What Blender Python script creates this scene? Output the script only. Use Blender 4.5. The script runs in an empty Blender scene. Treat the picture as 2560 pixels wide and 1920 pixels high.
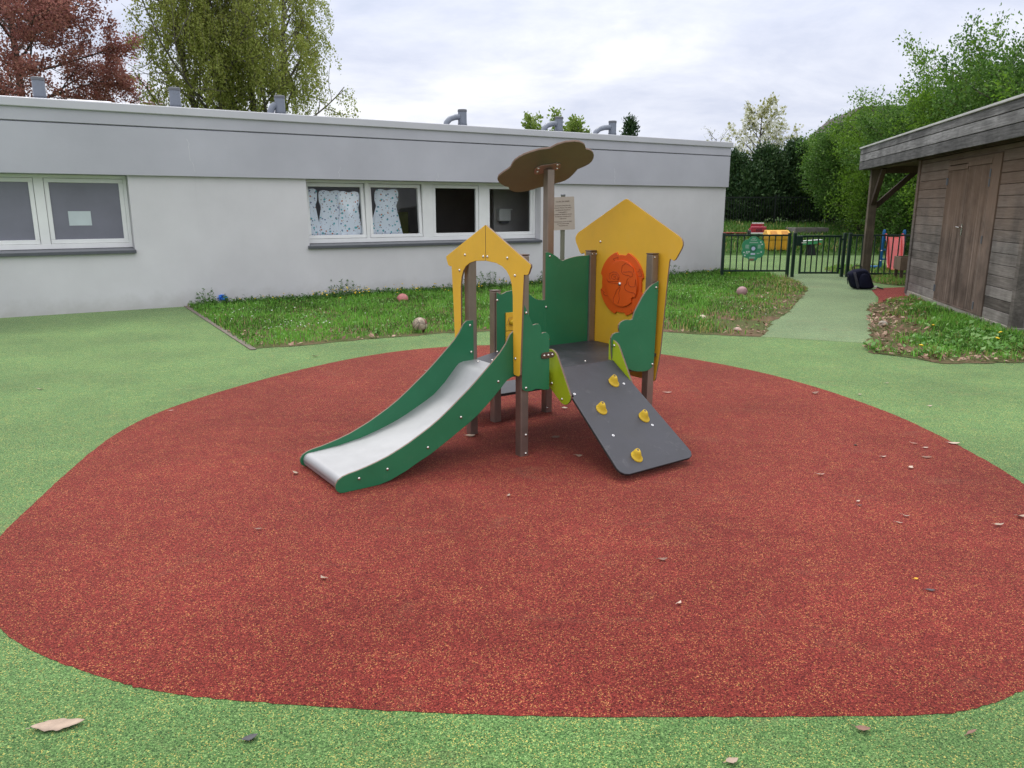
import bpy, bmesh, math, random
import numpy as np
from mathutils import Vector, Matrix
R = math.radians
S = bpy.context.scene
COL = S.collection

# ------------------------------------------------------------------ camera, world, sun, exposure
cd = bpy.data.cameras.new('camera'); cam = bpy.data.objects.new('camera', cd); COL.objects.link(cam)
cam.location = (0, 0, 1.6); cam.rotation_euler = (R(90 - 12.886), 0, 0)
cd.sensor_width = 36; cd.lens = 27.03; cd.clip_start = 0.05; cd.clip_end = 800
S.camera = cam
S.view_settings.view_transform = 'Standard'; S.view_settings.look = 'None'
S.view_settings.exposure = 0.07; S.view_settings.gamma = 1.0
S.cycles.use_denoising = True; S.cycles.denoiser = 'OPENIMAGEDENOISE'; S.cycles.denoising_input_passes = 'RGB_ALBEDO_NORMAL'; S.cycles.denoising_prefilter = 'NONE'; S.render.filter_size = 1.25
S.cycles.max_bounces = 6; S.cycles.transparent_max_bounces = 12

SUN_EL, SUN_AZ = R(62), R(-22)          # azimuth measured from +Y
sd = bpy.data.lights.new('sun', 'SUN'); sd.energy = 1.5; sd.angle = R(22); sd.color = (1, .97, .93)
so = bpy.data.objects.new('sun', sd); COL.objects.link(so)
sdir = Vector((math.sin(SUN_AZ)*math.cos(SUN_EL), math.cos(SUN_AZ)*math.cos(SUN_EL), math.sin(SUN_EL)))
so.rotation_euler = sdir.to_track_quat('Z', 'Y').to_euler(); so.location = (0, 0, 30)

def nd(t, typ, inp=None, **kw):
    n = t.nodes.new('ShaderNode' + typ)
    for k, v in kw.items(): setattr(n, k, v)
    for k, v in (inp or {}).items(): n.inputs[k].default_value = v
    return n
def ramp(t, stops, fac=None, interp='LINEAR'):
    n = t.nodes.new('ShaderNodeValToRGB'); n.color_ramp.interpolation = interp
    e = n.color_ramp.elements
    while len(e) < len(stops): e.new(0.5)
    for i, (p, c) in enumerate(stops):
        e[i].position = p; e[i].color = (*c, 1) if len(c) == 3 else c
    if fac is not None: t.links.new(fac, n.inputs['Fac'])
    return n
def math_n(t, op, a, b=None, c=None):
    n = t.nodes.new('ShaderNodeMath'); n.operation = op
    for i, v in enumerate((a, b, c)):
        if v is None: continue
        if isinstance(v, (int, float)): n.inputs[i].default_value = v
        else: t.links.new(v, n.inputs[i])
    return n.outputs[0]
def mixc(t, fac, a, b, mode='MIX'):
    n = t.nodes.new('ShaderNodeMix'); n.data_type = 'RGBA'; n.blend_type = mode
    for idx, v in ((0, fac), (6, a), (7, b)):
        if isinstance(v, (int, float)): n.inputs[idx].default_value = v
        elif isinstance(v, tuple): n.inputs[idx].default_value = (*v[:3], 1)
        else: t.links.new(v, n.inputs[idx])
    return n.outputs[2]

W = bpy.data.worlds.new('World'); S.world = W; W.use_nodes = True
t = W.node_tree; t.nodes.clear()
out = nd(t, 'OutputWorld'); tc = nd(t, 'TexCoord')
sky = nd(t, 'TexSky', sky_type='NISHITA', sun_disc=False, sun_elevation=SUN_EL, sun_rotation=SUN_AZ)
bg1 = nd(t, 'Background', {'Strength': 0.1}); t.links.new(sky.outputs[0], bg1.inputs[0])
sx = nd(t, 'SeparateXYZ'); t.links.new(tc.outputs['Generated'], sx.inputs[0])
zc = math_n(t, 'MAXIMUM', sx.outputs[2], 0.0)
den = math_n(t, 'ADD', zc, 0.24)
cx = math_n(t, 'DIVIDE', sx.outputs[0], den); cy = math_n(t, 'DIVIDE', sx.outputs[1], den)
cv = nd(t, 'CombineXYZ'); t.links.new(cx, cv.inputs[0]); t.links.new(cy, cv.inputs[1])
mp = nd(t, 'Mapping'); mp.inputs['Scale'].default_value = (1.0, 1.25, 1); mp.inputs['Rotation'].default_value = (0, 0, R(-14)); mp.inputs['Location'].default_value = (3.1, 1.7, 0)
t.links.new(cv.outputs[0], mp.inputs[0])
n1 = nd(t, 'TexNoise', {'Scale': 0.9, 'Detail': 7.0, 'Roughness': .55, 'Distortion': .5}); t.links.new(mp.outputs[0], n1.inputs['Vector'])
n2 = nd(t, 'TexNoise', {'Scale': 2.6, 'Detail': 6.0, 'Roughness': .6, 'Distortion': .3}); t.links.new(mp.outputs[0], n2.inputs['Vector'])
cm = math_n(t, 'ADD', math_n(t, 'MULTIPLY', n1.outputs[0], .68), math_n(t, 'MULTIPLY', n2.outputs[0], .32))
cr = ramp(t, [(.34, (.50, .56, .69)), (.44, (.62, .66, .79)), (.53, (.74, .77, .87)), (.64, (.93, .94, .97))], cm)
grad = math_n(t, 'ADD', math_n(t, 'MULTIPLY', math_n(t, 'POWER', zc, 1.35), 1.75), .98)
# a brighter band of cloud low over the horizon
low = math_n(t, 'MULTIPLY', math_n(t, 'POWER', math_n(t, 'SUBTRACT', 1.0, math_n(t, 'MINIMUM', math_n(t, 'MULTIPLY', zc, 5.0), 1.0)), 2.0), .18)
g2 = math_n(t, 'ADD', grad, low)
neu = ramp(t, [(.22, (0, 0, 0)), (.5, (.85, .85, .85))], zc)
cc_ = mixc(t, neu.outputs[0], cr.outputs[0], (.80, .805, .835))
bg2 = nd(t, 'Background'); t.links.new(cc_, bg2.inputs[0]); t.links.new(g2, bg2.inputs[1])
cover = ramp(t, [(.30, (.86, .86, .86)), (.42, (.98, .98, .98))], cm)
mx = nd(t, 'MixShader'); t.links.new(cover.outputs[0], mx.inputs[0]); t.links.new(bg1.outputs[0], mx.inputs[1]); t.links.new(bg2.outputs[0], mx.inputs[2])
t.links.new(mx.outputs[0], out.inputs[0])

# ------------------------------------------------------------------ helpers
def srgb(r, g, b):
    f = lambda c: (c/255/12.92 if c/255 <= .04045 else ((c/255+.055)/1.055)**2.4)
    return (f(r), f(g), f(b))
class MB:
    def __init__(s): s.v = []; s.f = []; s.m = []
    def add(s, vs, fs, mi=0):
        o = len(s.v); s.v.extend([tuple(p) for p in vs])
        for f in fs: s.f.append([i+o for i in f]); s.m.append(mi)
        return s
    def box(s, lo, hi, mi=0, M=None):
        (x0, y0, z0), (x1, y1, z1) = lo, hi
        vs = [(x0,y0,z0),(x1,y0,z0),(x1,y1,z0),(x0,y1,z0),(x0,y0,z1),(x1,y0,z1),(x1,y1,z1),(x0,y1,z1)]
        if M is not None: vs = [M @ Vector(p) for p in vs]
        return s.add(vs, [(0,3,2,1),(4,5,6,7),(0,1,5,4),(1,2,6,5),(2,3,7,6),(3,0,4,7)], mi)
    def frustum(s, c0, h0, c1, h1, mi=0):   # rectangles with half sizes h0,h1 at centres c0,c1
        vs = []
        for c, h in ((c0, h0), (c1, h1)):
            for sx_, sy_ in ((-1,-1),(1,-1),(1,1),(-1,1)): vs.append((c[0]+sx_*h[0], c[1]+sy_*h[1], c[2]))
        return s.add(vs, [(0,3,2,1),(4,5,6,7),(0,1,5,4),(1,2,6,5),(2,3,7,6),(3,0,4,7)], mi)
    def prism(s, pts, o, U, V, N, th, mi=0, side=None):   # pts in (U,V), extruded th along N from o
        o, U, V, N = Vector(o), Vector(U), Vector(V), Vector(N)
        a = sum(pts[i][0]*pts[(i+1) % len(pts)][1]-pts[(i+1) % len(pts)][0]*pts[i][1] for i in range(len(pts)))
        if (a < 0) == (U.cross(V).dot(N) > 0): pts = pts[::-1]
        n = len(pts); f = [o+U*p[0]+V*p[1] for p in pts]; b = [p+N*th for p in f]
        k = len(s.v); s.v.extend([tuple(p) for p in f+b])
        s.f.append([k+i for i in range(n)][::-1]); s.m.append(mi)
        s.f.append([k+n+i for i in range(n)]); s.m.append(mi)
        for i in range(n):
            j = (i+1) % n
            s.f.append([k+i, k+j, k+n+j, k+n+i]); s.m.append(mi if side is None else side)
        return s
    def tube(s, pts, rad, n=8, mi=0, caps=True):
        pts = [Vector(p) for p in pts]
        if not hasattr(rad, '__len__'): rad = [rad]*len(pts)
        k = len(s.v); prev = None
        for i, p in enumerate(pts):
            d = (pts[min(i+1, len(pts)-1)]-pts[max(i-1, 0)]).normalized()
            if prev is None: u = d.orthogonal().normalized()
            else:
                u = prev-d*prev.dot(d)
                u = u.normalized() if u.length > 1e-6 else d.orthogonal().normalized()
            prev = u; w = d.cross(u)
            for j in range(n):
                a = 2*math.pi*j/n
                q = p+(u*math.cos(a)+w*math.sin(a))*rad[i]; s.v.append((q.x, q.y, q.z))
        for i in range(len(pts)-1):
            for j in range(n):
                a, b = k+i*n+j, k+i*n+(j+1) % n
                s.f.append([a, b, b+n, a+n]); s.m.append(mi)
        if caps:
            s.f.append([k+j for j in range(n)][::-1]); s.m.append(mi)
            e = k+(len(pts)-1)*n; s.f.append([e+j for j in range(n)]); s.m.append(mi)
        return s
    def lathe(s, prof, c=(0,0,0), n=16, mi=0, M=None):   # prof: (r,z)
        k = len(s.v)
        for r, z in prof:
            for j in range(n):
                a = 2*math.pi*j/n; p = Vector((r*math.cos(a), r*math.sin(a), z))
                if M is not None: p = M @ p
                s.v.append((p.x+c[0], p.y+c[1], p.z+c[2]))
        for i in range(len(prof)-1):
            for j in range(n):
                a, b = k+i*n+j, k+i*n+(j+1) % n
                s.f.append([a, b, b+n, a+n]); s.m.append(mi)
        s.f.append([k+j for j in range(n)][::-1]); s.m.append(mi)
        e = k+(len(prof)-1)*n; s.f.append([e+j for j in range(n)]); s.m.append(mi)
        return s
    def build(s, name, mats, parent=None, smooth=False, bevel=0, seg=2):
        me = bpy.data.meshes.new(name); me.from_pydata(s.v, [], s.f)
        if not isinstance(mats, (list, tuple)): mats = [mats]
        for m in mats: me.materials.append(m)
        me.polygons.foreach_set('material_index', s.m)
        if smooth: me.polygons.foreach_set('use_smooth', [True]*len(s.f))
        me.update()
        o = bpy.data.objects.new(name, me); COL.objects.link(o)
        if parent is not None: o.parent = parent
        if bevel:
            b = o.modifiers.new('bevel', 'BEVEL'); b.width = bevel; b.segments = seg; b.limit_method = 'ANGLE'; b.angle_limit = R(40)
        if smooth: o.data.set_sharp_from_angle(angle=R(42))
        return o
def np_mesh(name, verts, faces_per, mats, mi=None, parent=None):
    """verts (N,k,3): N separate polygons groups; faces_per: list of index tuples inside each group"""
    N, k, _ = verts.shape
    me = bpy.data.meshes.new(name)
    me.vertices.add(N*k); me.vertices.foreach_set('co', verts.reshape(-1).astype(np.float32))
    base = (np.arange(N)*k)[:, None]
    loops = np.concatenate([base+np.array(f)[None, :] for f in faces_per], 1).reshape(-1)
    sizes = np.array([len(f) for f in faces_per]); nf = len(sizes)
    tot = np.tile(sizes, N); start = np.concatenate([[0], np.cumsum(tot)[:-1]])
    me.loops.add(len(loops)); me.loops.foreach_set('vertex_index', loops.astype(np.int32))
    me.polygons.add(N*nf); me.polygons.foreach_set('loop_start', start.astype(np.int32))
    for m in (mats if isinstance(mats, (list, tuple)) else [mats]): me.materials.append(m)
    if mi is not None: me.polygons.foreach_set('material_index', np.repeat(mi, nf).astype(np.int32))
    me.update(calc_edges=True); me.validate()
    o = bpy.data.objects.new(name, me); COL.objects.link(o)
    if parent is not None: o.parent = parent
    return o
def tag(o, label=None, cat=None, group=None, kind=None):
    if label: o['label'] = label
    if cat: o['category'] = cat
    if group: o['group'] = group
    if kind: o['kind'] = kind
    return o
def empty(name, loc, rz=0, label=None, cat=None, group=None):
    o = bpy.data.objects.new(name, None); COL.objects.link(o); o.empty_display_size = .2
    o.location = loc; o.rotation_euler = (0, 0, rz)
    return tag(o, label, cat, group)
def copy_tree(o, parent=None):
    c = o.copy(); COL.objects.link(c)
    if parent is not None: c.parent = parent
    for ch in list(o.children): copy_tree(ch, c)
    return c
def unit(v): return v/np.maximum(np.linalg.norm(v, axis=-1, keepdims=True), 1e-9)
_rt = np.random.default_rng(5).random((64, 64))
def vnoise(x, y, sc):
    x = np.asarray(x)*sc+1000; y = np.asarray(y)*sc+1000
    i = np.floor(x).astype(int); j = np.floor(y).astype(int); fx = x-i; fy = y-j
    fx = fx*fx*(3-2*fx); fy = fy*fy*(3-2*fy)
    g = lambda a, b: _rt[a % 64, b % 64]
    return (g(i, j)*(1-fx)+g(i+1, j)*fx)*(1-fy)+(g(i, j+1)*(1-fx)+g(i+1, j+1)*fx)*fy
def in_poly(x, y, poly):
    ins = np.zeros(len(x), bool); n = len(poly)
    for i in range(n):
        x0, y0 = poly[i]; x1, y1 = poly[(i+1) % n]
        c = ((y0 > y) != (y1 > y)) & (x < (x1-x0)*(y-y0)/((y1-y0) if y1 != y0 else 1e-9)+x0)
        ins ^= c
    return ins
def edge_dist(x, y, segs):
    d = np.full(len(x), 1e9)
    for (x0, y0), (x1, y1) in segs:
        dx, dy = x1-x0, y1-y0; tt = np.clip(((x-x0)*dx+(y-y0)*dy)/(dx*dx+dy*dy), 0, 1)
        d = np.minimum(d, np.hypot(x-x0-tt*dx, y-y0-tt*dy))
    return d
def smooth_loop(pts, it=2):
    for _ in range(it):
        q = []
        for i in range(len(pts)):
            a, b = pts[i], pts[(i+1) % len(pts)]
            q += [(a[0]*.75+b[0]*.25, a[1]*.75+b[1]*.25), (a[0]*.25+b[0]*.75, a[1]*.25+b[1]*.75)]
        pts = q
    return pts

# ------------------------------------------------------------------ materials
def base_mat(name):
    m = bpy.data.materials.new(name); m.use_nodes = True
    t = m.node_tree; return m, t, t.nodes['Principled BSDF']
def pm(name, col, rough=.5, var=.10, scale=4.0, metal=0.0, bump=0.0, bscale=80.0, spec=.5, rvar=.08, stretch=None, coat=0, scuff=0):
    m, t, b = base_mat(name)
    tc = nd(t, 'TexCoord'); v = tc.outputs['Object']
    if stretch:
        mp = nd(t, 'Mapping'); mp.inputs['Scale'].default_value = stretch; t.links.new(v, mp.inputs[0]); v = mp.outputs[0]
    n = nd(t, 'TexNoise', {'Scale': scale, 'Detail': 6.0, 'Roughness': .6}); t.links.new(v, n.inputs['Vector'])
    lo = tuple(c*(1-var) for c in col); hi = tuple(min(1, c*(1+var)) for c in col)
    r = ramp(t, [(.3, lo), (.7, hi)], n.outputs[0]); cfin = r.outputs[0]
    if scuff:
        ns = nd(t, 'TexNoise', {'Scale': 4.5, 'Detail': 10.0, 'Roughness': .8, 'Distortion': .4}); t.links.new(v, ns.inputs['Vector'])
        rs = ramp(t, [(.56, (0, 0, 0)), (.72, (scuff,)*3)], ns.outputs[0]); cfin = mixc(t, rs.outputs[0], cfin, (.46, .44, .42))
        nq = nd(t, 'TexNoise', {'Scale': 2.5, 'Detail': 8.0, 'Roughness': .7}); t.links.new(v, nq.inputs['Vector'])
        rq = ramp(t, [(.55, (0, 0, 0)), (.75, (scuff*1.3,)*3)], nq.outputs[0]); cfin = mixc(t, rq.outputs[0], cfin, (.05, .045, .04))
    t.links.new(cfin, b.inputs['Base Color'])
    t.links.new(math_n(t, 'ADD', math_n(t, 'MULTIPLY', n.outputs[0], rvar*2), rough-rvar), b.inputs['Roughness'])
    b.inputs['Metallic'].default_value = metal; b.inputs['Specular IOR Level'].default_value = spec
    if coat: b.inputs['Coat Weight'].default_value = coat; b.inputs['Coat Roughness'].default_value = .2
    if bump:
        n2 = nd(t, 'TexNoise', {'Scale': bscale, 'Detail': 4.0}); t.links.new(v, n2.inputs['Vector'])
        bp = nd(t, 'Bump', {'Strength': bump, 'Distance': .004}); t.links.new(n2.outputs[0], bp.inputs['Height']); t.links.new(bp.outputs[0], b.inputs['Normal'])
    return m
def leafmat(name, cols, trans=.35, rough=.55):
    m, t, b = base_mat(name)
    gi = nd(t, 'NewGeometry'); r = ramp(t, [(i/(len(cols)-1), c) for i, c in enumerate(cols)], gi.outputs['Random Per Island'])
    t.links.new(r.outputs[0], b.inputs['Base Color']); b.inputs['Roughness'].default_value = rough; b.inputs['Specular IOR Level'].default_value = .25
    tr = nd(t, 'BsdfTranslucent'); t.links.new(r.outputs[0], tr.inputs[0])
    ms = nd(t, 'MixShader', {0: trans}); o = t.nodes['Material Output']
    t.links.new(b.outputs[0], ms.inputs[1]); t.links.new(tr.outputs[0], ms.inputs[2]); t.links.new(ms.outputs[0], o.inputs[0])
    return m
def rubber(name, dark, mid, light, speck, seed, dirt, graze, sheen):
    m, t, b = base_mat(name)
    tc = nd(t, 'TexCoord'); v = tc.outputs['Object']
    vo = nd(t, 'TexVoronoi', {'Scale': 310.0}, voronoi_dimensions='2D'); t.links.new(v, vo.inputs['Vector'])
    sp = nd(t, 'SeparateColor'); t.links.new(vo.outputs['Color'], sp.inputs[0])
    cl = nd(t, 'TexNoise', {'Scale': 9.0, 'Detail': 5.0, 'Roughness': .7}); t.links.new(v, cl.inputs['Vector'])
    big = nd(t, 'TexNoise', {'Scale': .8, 'Detail': 5.0, 'Roughness': .6}); t.links.new(v, big.inputs['Vector'])
    c = ramp(t, [(.04, dark), (.34, mid), (.70, mid), (.97, light)], sp.outputs[0]).outputs[0]
    # clusters of yellow granules
    th = math_n(t, 'ADD', math_n(t, 'MULTIPLY', cl.outputs[0], -.40), 1.145)
    isy = math_n(t, 'GREATER_THAN', sp.outputs[1], th)
    c = mixc(t, math_n(t, 'MULTIPLY', isy, .85), c, speck)
    bl = ramp(t, [(.3, (.76, .76, .76)), (.7, (1.20, 1.20, 1.20))], big.outputs[0])
    c = mixc(t, 1.0, c, bl.outputs[0], 'MULTIPLY')
    for sc_, am in ((95.0, .42), (34.0, .13)):
        gn = nd(t, 'TexNoise', {'Scale': sc_, 'Detail': 3.0, 'Roughness': .8}); t.links.new(v, gn.inputs['Vector'])
        c = mixc(t, 1.0, c, ramp(t, [(.36, (1-am,)*3), (.64, (1+am,)*3)], gn.outputs[0]).outputs[0], 'MULTIPLY')
    st = nd(t, 'TexNoise', {'Scale': 2.2, 'Detail': 9.0, 'Roughness': .72, 'Distortion': 1.0})
    mp = nd(t, 'Mapping'); mp.inputs['Scale'].default_value = (.7, 1.6, 1); mp.inputs['Location'].default_value = (seed, seed*2, 0)
    t.links.new(v, mp.inputs[0]); t.links.new(mp.outputs[0], st.inputs['Vector'])
    df = ramp(t, [(.57, (0, 0, 0)), (.78, (dirt, dirt, dirt))], st.outputs[0])
    c = mixc(t, df.outputs[0], c, (.16, .105, .065))
    t.links.new(c, b.inputs['Base Color']); b.inputs['Roughness'].default_value = .80; b.inputs['Specular IOR Level'].default_value = .10
    b.inputs['Sheen Weight'].default_value = sheen; b.inputs['Sheen Roughness'].default_value = .26; b.inputs['Sheen Tint'].default_value = (*graze, 1)
    bp = nd(t, 'Bump', {'Strength': .6, 'Distance': .003}); t.links.new(vo.outputs['Distance'], bp.inputs['Height']); bp.invert = True
    t.links.new(bp.outputs[0], b.inputs['Normal'])
    return m
M = {}
M['green_rub'] = rubber('green_rubber', (.014, .046, .014), (.088, .178, .051), (.215, .32, .115), (.50, .41, .11), 3.0, .5, (.82, 1, .66), .42)
M['path_rub'] = rubber('path_rubber', (.040, .085, .04), (.145, .215, .10), (.24, .305, .15), (.40, .32, .12), 8.0, .7, (.82, 1, .72), .45)
M['red_rub'] = rubber('red_rubber', (.036, .005, .009), (.165, .024, .0185), (.288, .058, .039), (.46, .21, .075), 5.0, .3, (1, .40, .32), .26)
M['red_rub2'] = rubber('red_rubber_porch', (.12, .02, .02), (.19, .032, .028), (.24, .05, .04), (.28, .10, .05), 5.0, .3, (1, .4, .32), .25)
M['yellow'] = pm('yellow_panel', (.73, .415, .030), .42, .06, 3, bump=.05, bscale=300, scuff=.06)
M['green'] = pm('green_panel', (.018, .155, .068), .40, .10, 3, bump=.05, bscale=300, scuff=.07)
M['lime'] = pm('lime_panel', (.34, .44, .012), .42, .06, 5, scuff=.1)
M['orange'] = pm('orange_panel', (.70, .095, .006), .42, .06, 5)
M['engrave'] = pm('engraved_orange', (.22, .012, .002), .7, .1, 5)
M['edge'] = pm('laminate_edge', (.17, .105, .075), .6, .15, 20)
M['edge_dark'] = pm('slate_edge', (.02, .018, .017), .6, .15, 20)
M['slate'] = pm('slate_panel', (.033, .033, .041), .48, .2, 7, bump=.15, bscale=260, rvar=.12, scuff=.16)
M['post'] = pm('post_paint', (.26, .20, .17), .40, .18, 4, bump=.04, bscale=120, metal=.65)
M['steelbrown'] = pm('canopy_underside', (.15, .165, .105), .5, .12, 4)
M['flange'] = pm('canopy_flange', (.30, .20, .165), .5, .1, 12, metal=.1)
M['holdy'] = pm('hold_yellow', (.52, .335, .006), .55, .10, 40, bump=.4, bscale=240)
M['bolt'] = pm('bolt_steel', (.62, .58, .54), .25, .05, 30, metal=1)
M['bracket'] = pm('bracket_brown', (.10, .062, .042), .45, .1, 20, metal=.3)
M['white_plastic'] = pm('white_plastic', (.75, .75, .76), .4, .04, 20)
m, t, b = base_mat('slide_steel'); M['steel'] = m
tc = nd(t, 'TexCoord'); mp = nd(t, 'Mapping'); mp.inputs['Scale'].default_value = (6, 90, 6); t.links.new(tc.outputs['Object'], mp.inputs[0])
n = nd(t, 'TexNoise', {'Scale': 3.0, 'Detail': 6.0}); t.links.new(mp.outputs[0], n.inputs['Vector'])
n5 = nd(t, 'TexNoise', {'Scale': 9.0, 'Detail': 7.0, 'Roughness': .65}); t.links.new(tc.outputs['Object'], n5.inputs['Vector'])
r = ramp(t, [(.3, (.36, .36, .365)), (.7, (.40, .40, .405))], n5.outputs[0]); t.links.new(r.outputs[0], b.inputs['Base Color'])
b.inputs['Metallic'].default_value = .6
t.links.new(math_n(t, 'ADD', math_n(t, 'MULTIPLY', n5.outputs[0], .10), .45), b.inputs['Roughness'])
bp = nd(t, 'Bump', {'Strength': .08, 'Distance': .002}); t.links.new(n.outputs[0], bp.inputs['Height']); t.links.new(bp.outputs[0], b.inputs['Normal'])
M['pipe'] = pm('pvc_grey', (.17, .19, .23), .35, .06, 6)
M['pipe_dark'] = pm('pvc_dark', (.12, .125, .14), .5, .08, 6)
M['frame'] = pm('window_frame_white', (.78, .78, .78), .4, .05, 3)
M['sill'] = pm('sill_slate', (.085, .09, .105), .32, .12, 5)
M['coping'] = pm('coping_metal', (.51, .51, .54), .4, .05, 1.5, metal=.15)
M['fascia_lo'] = None
def stucco(name, col, streak):
    m, t, b = base_mat(name)
    tc = nd(t, 'TexCoord'); v = tc.outputs['Object']
    n = nd(t, 'TexNoise', {'Scale': .7, 'Detail': 7.0, 'Roughness': .6}); t.links.new(v, n.inputs['Vector'])
    r = ramp(t, [(.3, tuple(c*.90 for c in col)), (.7, tuple(c*1.05 for c in col))], n.outputs[0])
    mp = nd(t, 'Mapping'); mp.inputs['Scale'].default_value = (5, 1, .25); t.links.new(v, mp.inputs[0])
    n2 = nd(t, 'TexNoise', {'Scale': 1.3, 'Detail': 8.0, 'Roughness': .7}); t.links.new(mp.outputs[0], n2.inputs['Vector'])
    s = ramp(t, [(.60, (0, 0, 0)), (.85, (streak,)*3)], n2.outputs[0])
    c = mixc(t, s.outputs[0], r.outputs[0], tuple(x*.55 for x in col))
    # splash dirt along the foot of the wall
    sz = nd(t, 'SeparateXYZ'); t.links.new(v, sz.inputs[0])
    n3 = nd(t, 'TexNoise', {'Scale': 3.0, 'Detail': 8.0, 'Roughness': .7}); t.links.new(v, n3.inputs['Vector'])
    hgt = math_n(t, 'SUBTRACT', math_n(t, 'MULTIPLY', n3.outputs[0], .55), sz.outputs[2])
    f = ramp(t, [(.0, (0, 0, 0)), (.28, (.34, .34, .34))], hgt)
    c = mixc(t, f.outputs[0], c, (.26, .24, .20))
    t.links.new(c, b.inputs['Base Color']); b.inputs['Roughness'].default_value = .85; b.inputs['Specular IOR Level'].default_value = .25
    n4 = nd(t, 'TexNoise', {'Scale': 160.0, 'Detail': 3.0}); t.links.new(v, n4.inputs['Vector'])
    bp = nd(t, 'Bump', {'Strength': .25, 'Distance': .004}); t.links.new(n4.outputs[0], bp.inputs['Height']); t.links.new(bp.outputs[0], b.inputs['Normal'])
    return m
M['wall'] = stucco('wall_render', (.612, .60, .618), .17)
M['fascia'] = stucco('fascia_render', (.45, .45, .495), .14)
M['streak'] = pm('lime_bloom', (.60, .60, .62), .9, .1, 5)
M['roof'] = pm('roof_felt', (.16, .16, .17), .9, .15, 2)
M['room'] = pm('room_paint', (.42, .40, .385), .8, .2, 1)
M['room_floor'] = pm('room_floor', (.07, .065, .06), .6, .2, 1)
M['frost'] = pm('frosted_film', (.155, .155, .195), .30, .22, .8, rvar=.05, coat=.5)  # broad tone variation stands in for reflections and room shading on the film
m, t, b = base_mat('window_glass'); M['glass'] = m
o = t.nodes['Material Output']; fr = nd(t, 'Fresnel', {'IOR': 1.5}); gl = nd(t, 'BsdfGlossy', {'Roughness': .02}); tp = nd(t, 'BsdfTransparent', {'Color': (.95, .96, .96, 1)})
ms = nd(t, 'MixShader'); t.links.new(math_n(t, 'MULTIPLY', fr.outputs[0], .42), ms.inputs[0]); t.links.new(tp.outputs[0], ms.inputs[1]); t.links.new(gl.outputs[0], ms.inputs[2]); t.links.new(ms.outputs[0], o.inputs[0])
M['paper'] = pm('paper', (.52, .58, .60), .8, .04, 6)
M['fence_green'] = pm('fence_paint', (.004, .020, .013), .35, .15, 6)
M['fence_dark'] = pm('far_fence_paint', (.006, .010, .008), .5, .15, 6)
M['concrete'] = pm('concrete', (.27, .25, .21), .9, .2, 5, bump=.3, bscale=60)
M['kerb'] = pm('kerb_concrete', (.15, .125, .10), .9, .22, 8, bump=.3, bscale=60)
M['stem'] = pm('stem_bark', (.06, .045, .032), .9, .3, 8)
M['bark'] = pm('bark', (.075, .062, .05), .9, .3, 5)
M['birch_bark'] = pm('birch_bark', (.10, .088, .065), .9, .4, 3)
def wood(name, cols, top, horizontal=True, rough=.82):
    """weathered planks: grain along the plank, tone per plank; `top` = browner tone where the roof kept the weather off (world z mask)"""
    m, t, b = base_mat(name)
    tc = nd(t, 'TexCoord'); v = tc.outputs['Object']
    mp = nd(t, 'Mapping'); mp.inputs['Scale'].default_value = (1.3, 8, 22) if horizontal else (22, 22, 1.3); t.links.new(v, mp.inputs[0])
    n = nd(t, 'TexNoise', {'Scale': 2.0, 'Detail': 8.0, 'Roughness': .65, 'Distortion': .6}); t.links.new(mp.outputs[0], n.inputs['Vector'])
    gi = nd(t, 'NewGeometry')
    f = math_n(t, 'ADD', math_n(t, 'MULTIPLY', n.outputs[0], .75), math_n(t, 'MULTIPLY', gi.outputs['Random Per Island'], .36))
    r = ramp(t, [(.30, cols[0]), (.58, cols[1]), (.88, cols[2])], f)
    n2 = nd(t, 'TexNoise', {'Scale': 1.7, 'Detail': 6.0, 'Roughness': .6}); t.links.new(v, n2.inputs['Vector'])
    pat = ramp(t, [(.38, (.62, .62, .62)), (.66, (1.2, 1.2, 1.2))], n2.outputs[0])
    c = mixc(t, 1.0, r.outputs[0], pat.outputs[0], 'MULTIPLY')
    if top:
        sz = nd(t, 'SeparateXYZ'); t.links.new(v, sz.inputs[0])
        k = math_n(t, 'ADD', sz.outputs[2], math_n(t, 'MULTIPLY', n2.outputs[0], 1.5))
        fm = ramp(t, [(.0, (0, 0, 0)), (.9, (.62, .62, .62))], math_n(t, 'SUBTRACT', k, 1.75))
        c = mixc(t, fm.outputs[0], c, mixc(t, n.outputs[0], top[0], top[1]))
    # knots
    vo = nd(t, 'TexVoronoi', {'Scale': 3.2}); mpk = nd(t, 'Mapping'); mpk.inputs['Scale'].default_value = (1, 1, 2.1) if horizontal else (2.4, 2.4, .9)
    t.links.new(v, mpk.inputs[0]); t.links.new(mpk.outputs[0], vo.inputs['Vector'])
    kn = ramp(t, [(.0, (.75, .75, .75)), (.07, (0, 0, 0))], vo.outputs['Distance'])
    c = mixc(t, kn.outputs[0], c, tuple(x*.35 for x in cols[0]))
    t.links.new(c, b.inputs['Base Color']); b.inputs['Roughness'].default_value = rough; b.inputs['Specular IOR Level'].default_value = .25
    bp = nd(t, 'Bump', {'Strength': .45, 'Distance': .004}); t.links.new(n.outputs[0], bp.inputs['Height']); t.links.new(bp.outputs[0], b.inputs['Normal'])
    return m
M['plank'] = wood('weathered_planks', [(.072, .060, .052), (.18, .157, .143), (.30, .275, .258)], ((.12, .068, .045), (.24, .15, .10)))
M['facia_wood'] = wood('fascia_planks', [(.040, .038, .037), (.155, .15, .147), (.38, .37, .365)], None)
M['doorwood'] = wood('door_planks', [(.10, .07, .055), (.19, .138, .112), (.29, .225, .19)], ((.14, .086, .058), (.25, .16, .11)), horizontal=False)
M['postwood'] = wood('post_timber', [(.07, .052, .038), (.15, .118, .085), (.24, .195, .145)], None, horizontal=False)
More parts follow.
